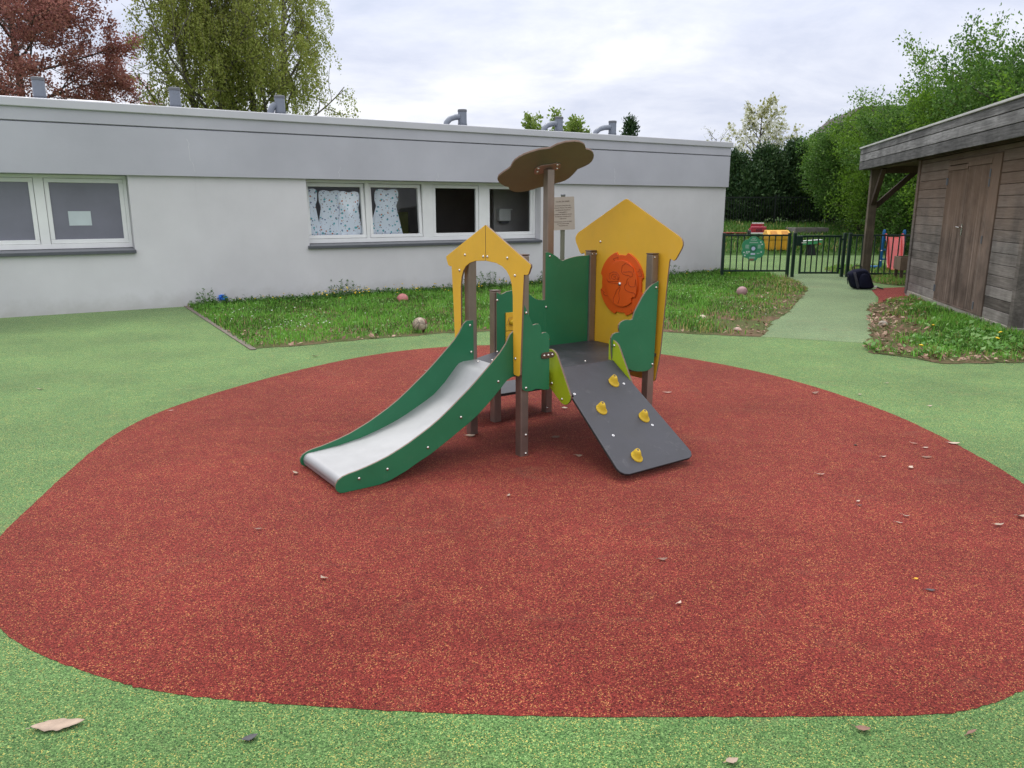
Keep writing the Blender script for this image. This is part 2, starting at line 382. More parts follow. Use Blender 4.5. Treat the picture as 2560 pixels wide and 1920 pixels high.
M['darkwood'] = wood('dark_timber', [(.05, .034, .026), (.095, .062, .045), (.14, .098, .072)], None, horizontal=False)
M['black0'] = pm('dark_backing', (.012, .010, .009), .9, .2, 5)
M['flash'] = pm('roof_flashing', (.48, .47, .45), .5, .15, 5, metal=.2)
def ground_mat(name, a, bcol, dirt, sc, lo, hi):
    m, t, b = base_mat(name)
    tc = nd(t, 'TexCoord'); v = tc.outputs['Object']
    n = nd(t, 'TexNoise', {'Scale': sc, 'Detail': 8.0, 'Roughness': .65}); t.links.new(v, n.inputs['Vector'])
    n2 = nd(t, 'TexNoise', {'Scale': sc*9, 'Detail': 6.0, 'Roughness': .7}); t.links.new(v, n2.inputs['Vector'])
    c = mixc(t, n2.outputs[0], a, bcol)
    f = ramp(t, [(lo, (0, 0, 0)), (hi, (1, 1, 1))], n.outputs[0])
    c = mixc(t, f.outputs[0], c, dirt)
    t.links.new(c, b.inputs['Base Color']); b.inputs['Roughness'].default_value = .95; b.inputs['Specular IOR Level'].default_value = .1
    bp = nd(t, 'Bump', {'Strength': .7, 'Distance': .02}); t.links.new(n2.outputs[0], bp.inputs['Height']); t.links.new(bp.outputs[0], b.inputs['Normal'])
    return m
M['soil'] = ground_mat('lawn_soil', (.06, .085, .025), (.095, .09, .04), (.15, .09, .062), 1.1, .46, .62)
M['field'] = ground_mat('field_grass', (.035, .075, .018), (.07, .125, .03), (.10, .09, .05), .5, .6, .8)
M['blade'] = leafmat('grass_blade', [(.08, .23, .025), (.14, .36, .035), (.20, .44, .06), (.15, .37, .06), (.28, .50, .10)], .3)
M['blade_deep'] = leafmat('grass_blade_deep_shaded', [(.04, .10, .014), (.07, .165, .022), (.105, .23, .035)], .25)  # deep green lawn patches; on the bank it paints in hedge shade
M['blade_dry'] = leafmat('grass_dry', [(.32, .27, .09), (.42, .33, .13), (.25, .29, .07), (.46, .37, .19)], .25)
M['blade_wide'] = leafmat('clover_leaf', [(.06, .16, .025), (.11, .26, .045), (.22, .36, .12)], .25)
M['litter'] = leafmat('dead_leaf_litter', [(.17, .095, .062), (.30, .19, .13), (.44, .31, .23), (.115, .068, .042), (.34, .20, .14)], .1, .8)
M['fl_yellow'] = pm('petal_yellow', (.75, .50, .01), .6, .1, 40)
M['fl_white'] = pm('petal_white', (.72, .72, .68), .6, .1, 40)
M['weed'] = leafmat('weed_leaf', [(.04, .11, .02), (.075, .18, .03), (.12, .22, .05)], .25)

# ------------------------------------------------------------------ ground, rubber, lawns, path
def sheet(name, poly, z, m, kind='structure'):
    b = MB(); b.add([(x, y, z) for x, y in poly], [list(range(len(poly)))])
    o = b.build(name, m); o['kind'] = kind
    if o.data.polygons[0].normal.z < 0: o.data.flip_normals()
    return o
bm_ = MB()   # rough grass beyond, rising to a bank behind the far play area
xs = np.linspace(-160, 160, 33); ys = [-40, 26.9, 28, 30, 32, 34, 36, 45, 70, 200]; zs = [-.03, -.03, .12, .32, .52, .72, .92, 1.1, 1.2, 1.2]
vs = [(x, y, z) for y, z in zip(ys, zs) for x in xs]
bm_.add(vs, [(j*33+i, j*33+i+1, (j+1)*33+i+1, (j+1)*33+i) for j in range(len(ys)-1) for i in range(32)])
bm_.build('ground', M['field'])['kind'] = 'structure'
sheet('rubber_ground', [(-22, -6), (18, -6), (18, 27.0), (-22, 27.0)], 0, M['green_rub'])
RED = [(-2.57,3.6),(-2.65,3.95),(-2.71,4.31),(-2.82,4.81),(-2.87,5.14),(-2.9,5.58),(-2.88,6.03),(-2.66,6.62),(-2.31,7.37),(-1.93,8.11),(-1.37,8.73),(-.86,9.0),(-.26,9.13),(.52,9.13),(1.17,8.94),(1.66,8.58),(2.16,8.02),(2.44,7.61),(2.65,7.25),(2.87,6.71),(3.02,6.04),(3.07,5.75),(3.1,5.17),(3.1,4.41),(2.98,3.68),(2.6,3.0),(2.13,2.55),(1.74,2.31),(1.64,2.26),(1.48,2.2),(1.39,2.18),(1.18,2.18),(.8,2.18),(.44,2.17),(0,2.18),(-.31,2.2),(-.63,2.22),(-.88,2.26),(-1.09,2.28),(-1.25,2.32),(-1.37,2.36),(-1.64,2.48),(-1.81,2.56),(-1.98,2.69),(-2.27,2.92),(-2.49,3.24)]
rng = np.random.default_rng(11)
def ragged(pts, amp, step=.03):
    o = []
    for i in range(len(pts)):
        a, b = np.array(pts[i]), np.array(pts[(i+1) % len(pts)]); L = np.linalg.norm(b-a); k = max(1, int(L/step))
        for j in range(k): o.append(tuple(a+(b-a)*j/k+rng.normal(0, amp, 2)))
    return o
sheet('red_rubber_patch', ragged(smooth_loop([tuple(.25*np.array(RED[i-1])+.5*np.array(RED[i])+.25*np.array(RED[(i+1) % len(RED)])) for i in range(len(RED))], 3), .0022), .0018, M['red_rub'])
PATH = [(3.16,9.71),(4.34,9.2),(6.34,13.4),(7.49,15.8),(8.3,18.22),(8.11,19.3),(6.76,19.3),(6.31,16.84),(5.95,15.48),(4.76,12.92),(4.21,11.77),(3.78,11.07)]
sheet('path', PATH, .002, M['path_rub'])
sheet('porch_rubber', ragged([(7.15,15.32),(7.45,15.75),(8.3,16.05),(9.2,16.0),(9.2,13.6),(6.9,12.6),(6.3,13.2),(6.72,14.1)], .006), .004, M['red_rub2'])
sheet('far_red_rubber', [(6.5,31.5),(9.6,31.5),(9.7,32.8),(9.5,33.6),(6.5,33.6)], .62, M['red_rub2'])
LAWN = [(-5.5,12.92),(-3.01,8.79),(-2.56,9.0),(-1.98,9.4),(-1.34,9.71),(-.89,9.97),(-.04,10.21),(1.2,10.21),(1.99,10.09),(2.37,9.9),(2.98,9.71),(3.18,9.64),(3.46,10.29),(3.78,11.07),(4.21,11.77),(4.76,12.92),(5.95,15.48),(6.31,16.84),(6.54,18.22),(6.3,18.6),(5.27,19.5)]
LAWN2 = [(7.3,14.0),(6.63,13.58),(6.03,12.92),(5.15,10.98),(4.37,9.26),(4.1,8.85),(4.07,8.47),(4.31,8.36),(4.49,8.07),(4.69,7.92),(5.43,7.99),(7.2,8.3),(7.2,9.6),(6.45,9.75)]
FARL = [(5.0,18.5),(6.3,18.55),(6.0,19.3),(5.0,20.2)]
FARR = [(8.1,19.0),(9.1,18.45),(12,18.2),(12,21.8),(9.2,22),(8.3,20.6)]
PORL = [(7.95,16.9),(8.1,16.3),(9.3,16.2),(11,16.6),(11,18.45),(8.35,18.45)]
sheet('lawn', ragged(LAWN, .02, .12), .004, M['soil'])
sheet('shed_lawn', ragged(LAWN2, .03, .12), .006, M['soil'])
sheet('far_lawn', FARL, .005, M['soil']); sheet('far_lawn', FARR, .005, M['soil']); sheet('porch_lawn', ragged(PORL, .02, .12), .006, M['soil'])
k = MB(); a, b = Vector((-5.44, 12.80, 0)), Vector((-2.99, 8.76, 0)); dv = (b-a).normalized(); nv = Vector((-dv.y, dv.x, 0))
k.prism([(0, -.035), ((b-a).length, -.035), ((b-a).length, .035), (0, .035)], a, dv, nv, (0, 0, 1), .012)
k.build('kerb', M['kerb'], bevel=.004)['kind'] = 'structure'

def blades(poly, n, h, w, seed, mask=None, z0=.012, lean=.55):
    r = np.random.default_rng(seed); P = np.array(poly); lo, hi = P.min(0), P.max(0)
    p = r.random((n, 2))*(hi-lo)+lo; p = p[in_poly(p[:, 0], p[:, 1], poly)]
    if mask is not None: p = p[r.random(len(p)) < mask(p[:, 0], p[:, 1])]
    N = len(p); a = r.random(N)*2*np.pi; side = np.stack([np.cos(a), np.sin(a), np.zeros(N)], 1)
    b = r.random(N)*2*np.pi; tilt = np.abs(r.normal(0, lean, N)); bd = np.stack([np.cos(b), np.sin(b), np.zeros(N)], 1)
    H = (h[0]+(h[1]-h[0])*r.random(N)**1.6)*(.6+.8*vnoise(p[:, 0], p[:, 1], 1.9)); Wd = w*(.6+.8*r.random(N))
    base = np.concatenate([p, np.full((N, 1), z0)], 1); up = np.array([0, 0, 1.0])
    mid = base+up*(H*.55)[:, None]+bd*(H*.25*tilt)[:, None]; tip = base+up*(H*np.maximum(.35, 1-.35*tilt))[:, None]+bd*(H*.85*tilt)[:, None]
    v = np.stack([base-side*Wd[:, None]/2, base+side*Wd[:, None]/2, mid+side*Wd[:, None]*.42, mid-side*Wd[:, None]*.42, tip], 1)
    return v, p
def dry_mask(x, y, segs, width):
    return np.clip(1-edge_dist(x, y, segs)/width, 0, 1)
segA = list(zip(LAWN[1:11], LAWN[2:12])); segP = list(zip(LAWN[11:18], LAWN[12:19]))
def lawn_cover(x, y):
    dP = edge_dist(x, y, segP); dA = edge_dist(x, y, segA)
    c = np.clip((dP-.05)/1.3, 0, 1)*.85+.15+(vnoise(x, y, 2.3)-.5)*1.1*(dP < 1.6)
    c = np.minimum(c, np.clip((dA-.02)/.16, .05, 1))
    return np.clip(c, .03, 1)
def grass(name, poly, n, h, w, seed, cover, dry, label, z0=.012):
    v, p = blades(poly, n, h, w, seed, cover, z0)
    r = np.random.default_rng(seed+1); d = dry(p[:, 0], p[:, 1]); u = r.random(len(p))
    deep = np.clip((vnoise(p[:, 0], p[:, 1], 1.1)*.6+vnoise(p[:, 0], p[:, 1], 3.3)*.4-.40)*4, .05, .65)
    mi = np.where(u < d, 1, np.where(r.random(len(p)) < deep, 2, 0))
    o = np_mesh(name, v, [(0, 1, 2, 3), (3, 2, 4)], [M['blade'], M['blade_dry'], M['blade_deep']], mi)
    return tag(o, label, 'grass', kind='stuff')
dryA = lambda x, y: np.clip(.015+.65*dry_mask(x, y, segP, 1.3)*(.2+vnoise(x, y, 2.0))+.25*dry_mask(x, y, segA, .25)+.30*np.clip((x-2.0)/3, 0, 1)*np.clip(1-(y-9.6)/2.2, 0, 1)*vnoise(x, y, 2.6), 0, .9)
grass('grass', LAWN, 150000, (.03, .095), .011, 21, lawn_cover, dryA, 'green grass of the lawn along the white wall')
segB = list(zip(LAWN2[1:11], LAWN2[2:12]))
def cover2(x, y):
    d = edge_dist(x, y, segB); return np.clip((d-.05)/.9+(vnoise(x, y, 2.4)-.55)*1.3, .02, .95)
grass('grass', LAWN2, 52000, (.03, .12), .011, 22, cover2, lambda x, y: np.clip(.06+.6*dry_mask(x, y, segB, .8)*vnoise(x, y, 3), 0, .8), 'grass on the bare strip in front of the shed')
grass('grass', FARL, 5000, (.05, .16), .014, 23, None, lambda x, y: x*0+.1, 'grass tuft beyond the green railing')
grass('grass', FARR, 9000, (.05, .14), .015, 24, lambda x, y: .4+.6*vnoise(x, y, 2), lambda x, y: x*0+.2, 'grass around the toddler slide')
grass('grass', PORL, 6000, (.04, .11), .014, 25, lambda x, y: .3+.7*vnoise(x, y, 2), lambda x, y: x*0+.35, 'worn grass beside the porch')
def bank_blades():
    v, p = blades([(3, 27.3), (16, 27.3), (19, 36), (3, 36)], 26000, (.08, .2), .03, 26, lambda x, y: .35+.65*vnoise(x, y, 1.2))
    zz = np.interp(p[:, 1], ys, zs); v[:, :, 2] += zz[:, None]
    u = np.random.default_rng(4).random(len(p))
    return tag(np_mesh('grass', v, [(0, 1, 2, 3), (3, 2, 4)], [M['blade_deep'], M['blade_dry']], np.where(u < .10, 1, 0)), 'grass bank beyond the gate', 'grass', kind='stuff')  # dark blades put the hedges' shade into the bank's colour
bank_blades()
# low broad leaves (clover, plantain) through the lawns
def rosettes(poly, n, seed, size, mask, name, mat, label, z=(.02, .07), cat='plants'):
    r = np.random.default_rng(seed); P = np.array(poly); lo, hi = P.min(0), P.max(0)
    p = r.random((n, 2))*(hi-lo)+lo; p = p[in_poly(p[:, 0], p[:, 1], poly)]; p = p[r.random(len(p)) < mask(p[:, 0], p[:, 1])]
    N = len(p); a = r.random(N)*6.283; el = r.random(N)*.7
    d = np.stack([np.cos(a)*np.cos(el), np.sin(a)*np.cos(el), np.sin(el)], 1); s = np.stack([-np.sin(a), np.cos(a), r.normal(0, .35, N)], 1)
    L = (size[0]+(size[1]-size[0])*r.random(N))[:, None]; c = np.concatenate([p, (z[0]+(z[1]-z[0])*r.random(N))[:, None]], 1)
    v = np.stack([c, c+d*L*.5+s*L*.28, c+d*L, c+d*L*.5-s*L*.28], 1)
    return tag(np_mesh(name, v, [(0, 1, 2, 3)], mat), label, cat, kind='stuff')
rosettes(LAWN, 22000, 31, (.02, .055), lambda x, y: np.clip(vnoise(x, y, 1.3)*1.5-.35, 0, 1)*lawn_cover(x, y), 'clover', M['blade_wide'], 'clover and daisy leaves through the lawn')
rosettes(LAWN2, 9000, 32, (.03, .10), lambda x, y: np.clip(1.2-(y-8)/3.0, .1, 1)*cover2(x, y), 'broadleaf_weeds', M['blade_wide'], 'broad leaved weeds in the strip by the shed')
# litter along the edges
rosettes(LAWN, 34000, 33, (.02, .085), lambda x, y: np.maximum(np.clip(1-edge_dist(x, y, segA)/.18, 0, 1)*.38, np.clip(1-edge_dist(x, y, segP)/.9, 0, 1)**1.5*.30), 'leaf_litter', M['litter'], 'dead leaf litter along the lawn edge', (.012, .03), 'leaf litter')
rosettes(LAWN2, 14000, 34, (.02, .09), lambda x, y: np.clip(1-edge_dist(x, y, segB)/1.0, 0, 1)**1.5*.40, 'leaf_litter', M['litter'], 'dead leaf litter on the bare strip by the shed', (.016, .035), 'leaf litter')
rosettes([(-5.5, 12.92), (-3.01, 8.79), (-2.75, 8.95), (-5.2, 13.05)], 1800, 35, (.02, .06), lambda x, y: x*0+.35, 'leaf_litter', M['litter'], 'dead leaves along the grey kerb', (.014, .04), 'leaf litter')
# flowers
def flowers(name, pts, h, rad, mat, label):
    b = MB(); r = random.Random(3)
    for x, y in pts:
        z = h[0]+(h[1]-h[0])*r.random(); q = rad*(.7+.6*r.random()); a0 = r.random()*6
        ring = [(x+q*math.cos(a0+i*1.257), y+q*math.sin(a0+i*1.257)*.9, z+.3*q*math.sin(i)) for i in range(5)]
        b.add(ring+[(x, y, z+q*.5), (x, y, z-q*.4)], [(i, (i+1) % 5, 5) for i in range(5)]+[((i+1) % 5, i, 6) for i in range(5)])
    return tag(b.build(name, mat), label, 'flowers', kind='stuff')
BD = (math.cos(R(32.2)), math.sin(R(32.2))); BR = (5.269, 19.539)
def wallpt(s, off): return (BR[0]+BD[0]*s+BD[1]*off, BR[1]+BD[1]*s-BD[0]*off)
r = random.Random(8)
pts = [wallpt(r.gauss(c, w), .12+abs(r.gauss(0, .28))) for c, w, n in ((-10.0, .35, 42), (-8.6, .4, 26), (-7.3, .5, 18), (-11.4, .3, 8), (-5.2, .6, 10), (-1.5, 1.2, 8)) for _ in range(n)]
flowers('buttercups', pts, (.07, .2), .017, M['fl_yellow'], 'small yellow flowers in the grass against the wall')
pts = [(-3.8+r.gauss(0, .7), 11.4+r.gauss(0, .8)) for _ in range(40)]+[(r.uniform(-3, 4), r.uniform(11, 14)) for _ in range(18)]+[(-2.9+r.gauss(0, .25), 10.2+r.gauss(0, .2)) for _ in range(16)]
pts = [p for p in pts if in_poly(np.array([p[0]]), np.array([p[1]]), LAWN)[0]]
flowers('daisies', pts, (.06, .1), .0095, M['fl_white'], 'tiny white daisies scattered in the lawn')
flowers('dandelions', [(5.55, 10.05), (5.72, 8.95), (4.62, 8.55), (6.15, 8.8), (6.0, 9.35)], (.09, .12), .026, M['fl_yellow'], 'yellow dandelions in the strip by the shed')
# weeds along the foot of the wall
def wall_weeds():
    r = np.random.default_rng(41); b = MB(); L = []
    for _ in range(1800):
        s = r.uniform(-12.6, -.1); x, y = wallpt(s, .05+abs(r.normal(0, .12)))
        tall = vnoise(np.array([s]), np.array([0.0]), 1.6)[0]
        h = (.075+.28*max(0, tall-.35)*(r.random()<.3))*(.5+r.random()); d = np.array([r.normal(0, .16), r.normal(0, .16), 1]); n = 4
        P = [np.array([x, y, .012])+d*h*i/n+np.array([r.normal(0, .012), r.normal(0, .012), 0]) for i in range(n+1)]
        b.tube(P, [.004, .003, .0025, .002, .0015], 3)
        if r.random() < .35 and h > .18:
            for i in range(3): b.tube([P[-1]+np.array([0, 0, -.012*i]), P[-1]+np.array([r.normal(0, .02), r.normal(0, .02), .012-.014*i])], [.006, .004], 4)
        for i in range(int(3+h*26)):
            f = r.random()**1.4; q = P[0]*(1-f)+P[-1]*f; a = r.random()*6.28; el = r.uniform(-.2, .9)
            L.append((q, np.array([math.cos(a)*math.cos(el), math.sin(a)*math.cos(el), math.sin(el)]), r.uniform(.025, .065)))
    c = np.array([l[0] for l in L]); d = np.array([l[1] for l in L]); ln = np.array([l[2] for l in L])[:, None]
    s = unit(np.cross(d, r.normal(0, 1, d.shape)))
    v = np.stack([c, c+d*ln*.5+s*ln*.2, c+d*ln, c+d*ln*.5-s*ln*.2], 1)
    b.build('weed_stalks', M['weed']); tag(bpy.data.objects['weed_stalks'], 'thin seed stalks standing against the wall', 'weeds', kind='stuff')
    tag(np_mesh('wall_weeds', v, [(0, 1, 2, 3)], M['weed']), 'leafy weeds along the foot of the white wall', 'weeds', kind='stuff')
wall_weeds()

# ------------------------------------------------------------------ nursery building: local x along the wall, y into the building
bld = empty('nursery_building', (BR[0], BR[1], 0), R(32.2), 'long flat roofed white nursery building with grey fascia band', 'building')
DEP = 12.0; S0 = -26.0
b = MB()
for lo, hi in (((S0, 0, -.05), (0, .3, .90)), ((S0, 0, .90), (-16.0, .3, 2.1)), ((-13.33, 0, .90), (-10.5, .3, 2.1)), ((-5.51, 0, .90), (0, .3, 2.1)),
               ((-.3, .3, -.05), (0, DEP, 2.1)), ((S0, .3, -.05), (S0+.3, DEP, 2.1)), ((S0+.3, DEP-.3, -.05), (-.3, DEP, 2.1))): b.box(lo, hi)
b.build('wall', M['wall'], bld)
b = MB()
b.box((S0, -.06, 2.1), (.03, .30, 2.822)); b.box((S0, -.068, 2.842), (.03, .30, 3.06)); b.box((S0, -.02, 2.822), (.02, .30, 2.842))
b.box((-.27, .30, 2.1), (.03, DEP, 3.06))
b.build('fascia', M['fascia'], bld, bevel=.004)
def streak(s, z0, z1, seed, w=.006):
    r = random.Random(seed); n = 14; b = MB(); x = s
    for i in range(n):
        za, zb = z1+(z0-z1)*i/n, z1+(z0-z1)*(i+1)/n; x2 = x+r.gauss(0, .012); ww = w*r.uniform(.4, 1.2)
        b.add([(x-ww/2, -.0615, za), (x+ww/2, -.0615, za), (x2+ww/2, -.0615, zb), (x2-ww/2, -.0615, zb)], [(0, 1, 2, 3)]); x = x2
    b.build('lime_streak', M['streak'], bld)
streak(-12.42, 2.17, 2.68, 1, .007); streak(-9.9, 2.12, 2.33, 2, .006); streak(-7.95, 2.11, 2.25, 3, .010); streak(-3.6, 2.12, 2.45, 4, .009)
b = MB(); b.box((S0, -.10, 3.028), (.07, .32, 3.155)); b.box((-.26, .32, 3.028), (.07, DEP, 3.155))
b.build('coping', M['coping'], bld, bevel=.012)
b = MB(); b.box((S0, .30, 2.95), (-.27, DEP, 3.02)); b.build('roof', M['roof'], bld)
b = MB()   # room behind the windows
b.box((S0+.3, .3, -.04), (-.3, DEP-.3, .0)); b.build('room_floor', M['room_floor'], bld)
b = MB(); b.box((S0+.3, 4.2, 0), (-.3, 4.3, 2.9)); b.box((-8.05, 1.7, 0), (-7.95, 4.2, 2.9)); b.box((-5.95, 1.2, 0), (-4.4, 1.3, 2.9)); b.box((-13.0, .3, 0), (-12.9, 4.2, 2.9)); b.box((S0+.3, .3, 2.9), (-.3, 4.3, 2.94))
b.build('room_partition', M['room'], bld)
def frame_rect(b, x0, x1, z0, z1, w, y0, y1, M_=None, bw=None):
    bw = bw or w
    b.box((x0, y0, z0), (x1, y1, z0+bw), M=M_); b.box((x0, y0, z1-w), (x1, y1, z1), M=M_)
    b.box((x0, y0, z0+bw), (x0+w, y1, z1-w), M=M_); b.box((x1-w, y0, z0+bw), (x1, y1, z1-w), M=M_)
def window(x0, x1, z0, fixed, sashes, frosted):
    b = MB(); frame_rect(b, x0+.004, x1-.004, z0, 2.098, .05, .20, .27, bw=.075)
    for xa, xb in fixed: b.box((xa, .202, z0+.075), (xb, .268, 2.048))
    w = b.build('window', M['frame'], bld, bevel=.004)
    for xa, xb, tilt in sashes:
        zb, zt = z0+.078, 2.044
        Mt = Matrix.Translation((0, .23, zb)) @ Matrix.Rotation(R(-tilt), 4, 'X') @ Matrix.Translation((0, -.23, -zb)) if tilt else None
        b = MB(); frame_rect(b, xa, xb, zb, zt, .062, .218 if not tilt else .20, .278, Mt, bw=.062)
        b.build('sash', M['frame'], w, bevel=.006)
        b = MB(); b.box((xa+.062, .246, zb+.062), (xb-.062, .252, zt-.062), M=Mt); b.build('pane', M['frost'] if frosted else M['glass'], w)
    b = MB(); b.add([(x0-.03, -.055, z0-.035), (x1+.01, -.055, z0-.035), (x1+.01, .20, z0-.004), (x0-.03, .20, z0-.004), (x0-.03, -.055, z0-.085), (x1+.01, -.055, z0-.085), (x1+.01, .0, z0-.085), (x0-.03, .0, z0-.085)],
                   [(0, 1, 2, 3), (4, 5, 1, 0), (7, 6, 5, 4), (3, 2, 6, 7), (0, 3, 7, 4), (1, 5, 6, 2)])
    b.build('window_sill', M['sill'], w, bevel=.004)
    return w
window(-10.5, -5.51, .975, [(-9.325, -9.255), (-8.155, -7.93), (-6.89, -6.695)], [(-10.446, -9.33, 4.2), (-9.25, -8.165, 4.2), (-7.925, -6.895, 0), (-6.69, -5.565, 0)], False)
window(-16.0, -13.33, .985, [(-14.60, -14.47)], [(-15.94, -14.605, 0), (-14.465, -13.385, 0)], True)
def B2W(x, y, z): c, s_ = math.cos(R(32.2)), math.sin(R(32.2)); return (BR[0]+x*c-y*s_, BR[1]+x*s_+y*c, z)
def bthing(o, y=0): o.location = (BR[0], BR[1], 0); o.rotation_euler = (0, 0, R(32.2)); return o
b = MB(); b.box((-14.19, .242, 1.335), (-13.88, .244, 1.553)); tag(bthing(b.build('paper_notice', M['paper'])), 'white paper sheet stuck on the frosted window pane', 'paper')
# sleeping bags drying inside the tilted windows
m, t, bs = base_mat('print_fabric'); M['fabric'] = m
tc = nd(t, 'TexCoord'); c = (.82, .87, .97)
for sc, th, colr, loc in ((10, .23, (.10, .42, .48), 0), (11, .19, (.48, .17, .09), 3.3), (12, .21, (.16, .22, .36), 7.1), (16, .17, (.20, .18, .24), 11.7), (18, .15, (.46, .28, .14), 15.1)):
    mp = nd(t, 'Mapping'); mp.inputs['Location'].default_value = (loc, loc*.7, loc*1.3); t.links.new(tc.outputs['Object'], mp.inputs[0])
    vo = nd(t, 'TexVoronoi', {'Scale': float(sc), 'Randomness': .9}); t.links.new(mp.outputs[0], vo.inputs['Vector'])
    nn = nd(t, 'TexNoise', {'Scale': 55.0}); t.links.new(tc.outputs['Object'], nn.inputs['Vector'])
    d = math_n(t, 'ADD', vo.outputs['Distance'], math_n(t, 'MULTIPLY', nn.outputs[0], .25))
    f = math_n(t, 'LESS_THAN', d, th+.10); c = mixc(t, f, c, colr)
t.links.new(c, bs.inputs['Base Color']); bs.inputs['Roughness'].default_value = .85; bs.inputs['Specular IOR Level'].default_value = .15
def bag(xc, y, wt, wb, z0, z1, label, seed, skew=0.0):
    prof = [(-.5, 0), (.5, 0), (.5, .06), (.44, .35), (.36, .58), (.335, .70), (.37, .82), (.365, .93), (.31, .97), (.24, 1), (.15, .955), (0, .94), (-.15, .955), (-.24, 1), (-.31, .97), (-.365, .93), (-.37, .82), (-.335, .70), (-.36, .58), (-.44, .35), (-.5, .06)]
    r = random.Random(seed); nx, nz = 18, 26; H = z1-z0; b = MB()
    right = sorted([(q[1], q[0]) for q in prof if q[0] > 0]); zz = [q[0] for q in right]; ww = [q[1] for q in right]
    def top(u): return 1-.03*max(0, 1-abs(u)/.5)-.02*max(0, (abs(u)-.75)/.25)
    for sgn in (-1, 1):
        vs = []
        for j in range(nz+1):
            f = j/nz
            for i in range(nx+1):
                u = i/nx*2-1; half = float(np.interp(f, zz, ww))*(wb if f < .7 else wt/.74*1.0)
                if f >= .66: half = wt/2*(.84+.16*min(1, (f-.66)/.12))*(1.0 if f < .95 else 1-.12*(f-.95)/.05)
                else: half = wb/2*(1-f/.66)+wt/2*.84*(f/.66)
                bulge = .035*(1-abs(u)**4)*min(1, (1-f)*12+.15)*min(1, f*12+.2)
                fold = .012*math.sin(u*7+seed+f*3)*(1-f)
                vs.append((xc+skew*(f-.5)+half*u, y+sgn*bulge+fold, z0+H*f*top(u)))
        b.add(vs, [((j*(nx+1)+i), (j*(nx+1)+i+1), ((j+1)*(nx+1)+i+1), ((j+1)*(nx+1)+i)) if sgn < 0 else ((j*(nx+1)+i), ((j+1)*(nx+1)+i), ((j+1)*(nx+1)+i+1), (j*(nx+1)+i+1)) for j in range(nz) for i in range(nx)])
    o = b.build('sleeping_bag', M['fabric'], smooth=True)
    return tag(bthing(o), label, 'sleeping bag', 'printed sleeping bags hung in the window')
bag(-10.42, .36, .42, .60, 1.085, 1.945, 'printed baby sleeping bag half hidden at the left edge of the window', 1, .04)
bag(-9.95, .36, .44, .56, 1.085, 1.92, 'printed baby sleeping bag in the middle of the first sash', 2)
bag(-9.61, .32, .42, .50, 1.075, 1.905, 'printed baby sleeping bag overlapping its neighbour beside the first mullion', 3)
bag(-8.86, .36, .49, .74, 1.08, 1.955, 'printed baby sleeping bag hanging alone in the second sash', 4, .06)
b = MB(); b.tube([(-10.49, .47, 1.975), (-8.2, .47, 1.975)], .012, 8); tag(bthing(b.build('drying_rail', M['pipe_dark'])), 'dark rail inside the window carrying the sleeping bags', 'rail')
b = MB(); b.box((-8.62, 1.0, 0), (-8.1, 1.25, 1.52)); tag(bthing(b.build('cabinet', pm('olive_board', (.09, .10, .015), .6, .1, 3), bevel=.01)), 'olive green cupboard seen through the second sash', 'cabinet')
di = empty('towel_dispenser', B2W(-5.72, 1.2, 1.27), R(32.2), 'pale towel dispenser on the wall behind the rightmost pane', 'dispenser')
b = MB(); b.box((-.16, -.13, .05), (.14, 0, .30)); b.box((-.16, -.145, .285), (.18, 0, .315)); b.build('housing', pm('dispenser_plastic', (.80, .80, .78), .5, .06, 6), di, bevel=.02)
b = MB(); b.box((-.10, -.10, .0), (.10, -.03, .05)); b.build('paper_slot', M['pipe_dark'], di)

# roof vents and conduit
def vent(s, label, elbow):
    v = empty('roof_vent', B2W(s, .62, 3.02), R(32.2), label, 'vent', 'grey ventilation cowls along the roof edge')
    v.scale = (.93,)*3
    b = MB(); b.lathe([(.094, .20), (.094, .50)], n=24); b.build('cowl', M['pipe'], v, smooth=True)
    b = MB(); b.lathe([(.094, .502), (.1, .504), (.1, .548), (.09, .556), (.085, .53)], n=24); b.build('rim', M['pipe_dark'], v, smooth=True)
    b = MB(); b.lathe([(.103, .222), (.103, .238)], n=24); b.lathe([(.103, .25), (.103, .262)], n=24); b.build('clamp_band', M['pipe'], v, smooth=True)
    b = MB(); b.lathe([(.08, 0), (.08, .20)], n=20); b.build('neck', M['pipe_dark'], v, smooth=True)
    if elbow:
        b = MB(); b.tube([(-.08, 0, .40), (-elbow*.45, 0, .385), (-elbow*.72, 0, .345), (-elbow*.92, 0, .26), (-elbow, 0, .14), (-elbow, 0, 0)], .062, 16)
        b.build('elbow_pipe', M['pipe'], v, smooth=True)
for s, l, e in ((-14.35, 'grey roof vent cowl above the frosted window, leftmost of the row', 0), (-12.42, 'grey roof vent cowl in front of the birch, without visible elbow', 0),
                (-10.69, 'grey roof vent cowl with short elbow under the birch crown', .2), (-7.02, 'grey roof vent cowl with elbow standing clear against the sky', .42),
                (-4.63, 'grey roof vent cowl with elbow in front of the small green trees', .46), (-3.13, 'grey roof vent cowl with elbow next to the thin dark conifer', .56)): vent(s, l, e)
cdt = empty('roof_conduit', B2W(0, 0, 0), R(32.2), 'grey jointed pipe lying along the roof edge at the left', 'pipe')
b = MB(); b.tube([(-25, .42, 3.19), (-12.9, .42, 3.185), (-12.6, .42, 3.13)], .032, 10); b.build('pipe', M['coping'], cdt, smooth=True)
b = MB()
for s in (-14.0, -13.95, -13.5, -13.2, -15.5): b.tube([(s, .42, 3.19), (s+.06, .42, 3.19)], .042, 10)
b.tube([(-13.9, .42, 3.19), (-13.4, .42, 3.19)], .0405, 10); b.build('sleeve', M['coping'], cdt, smooth=True)

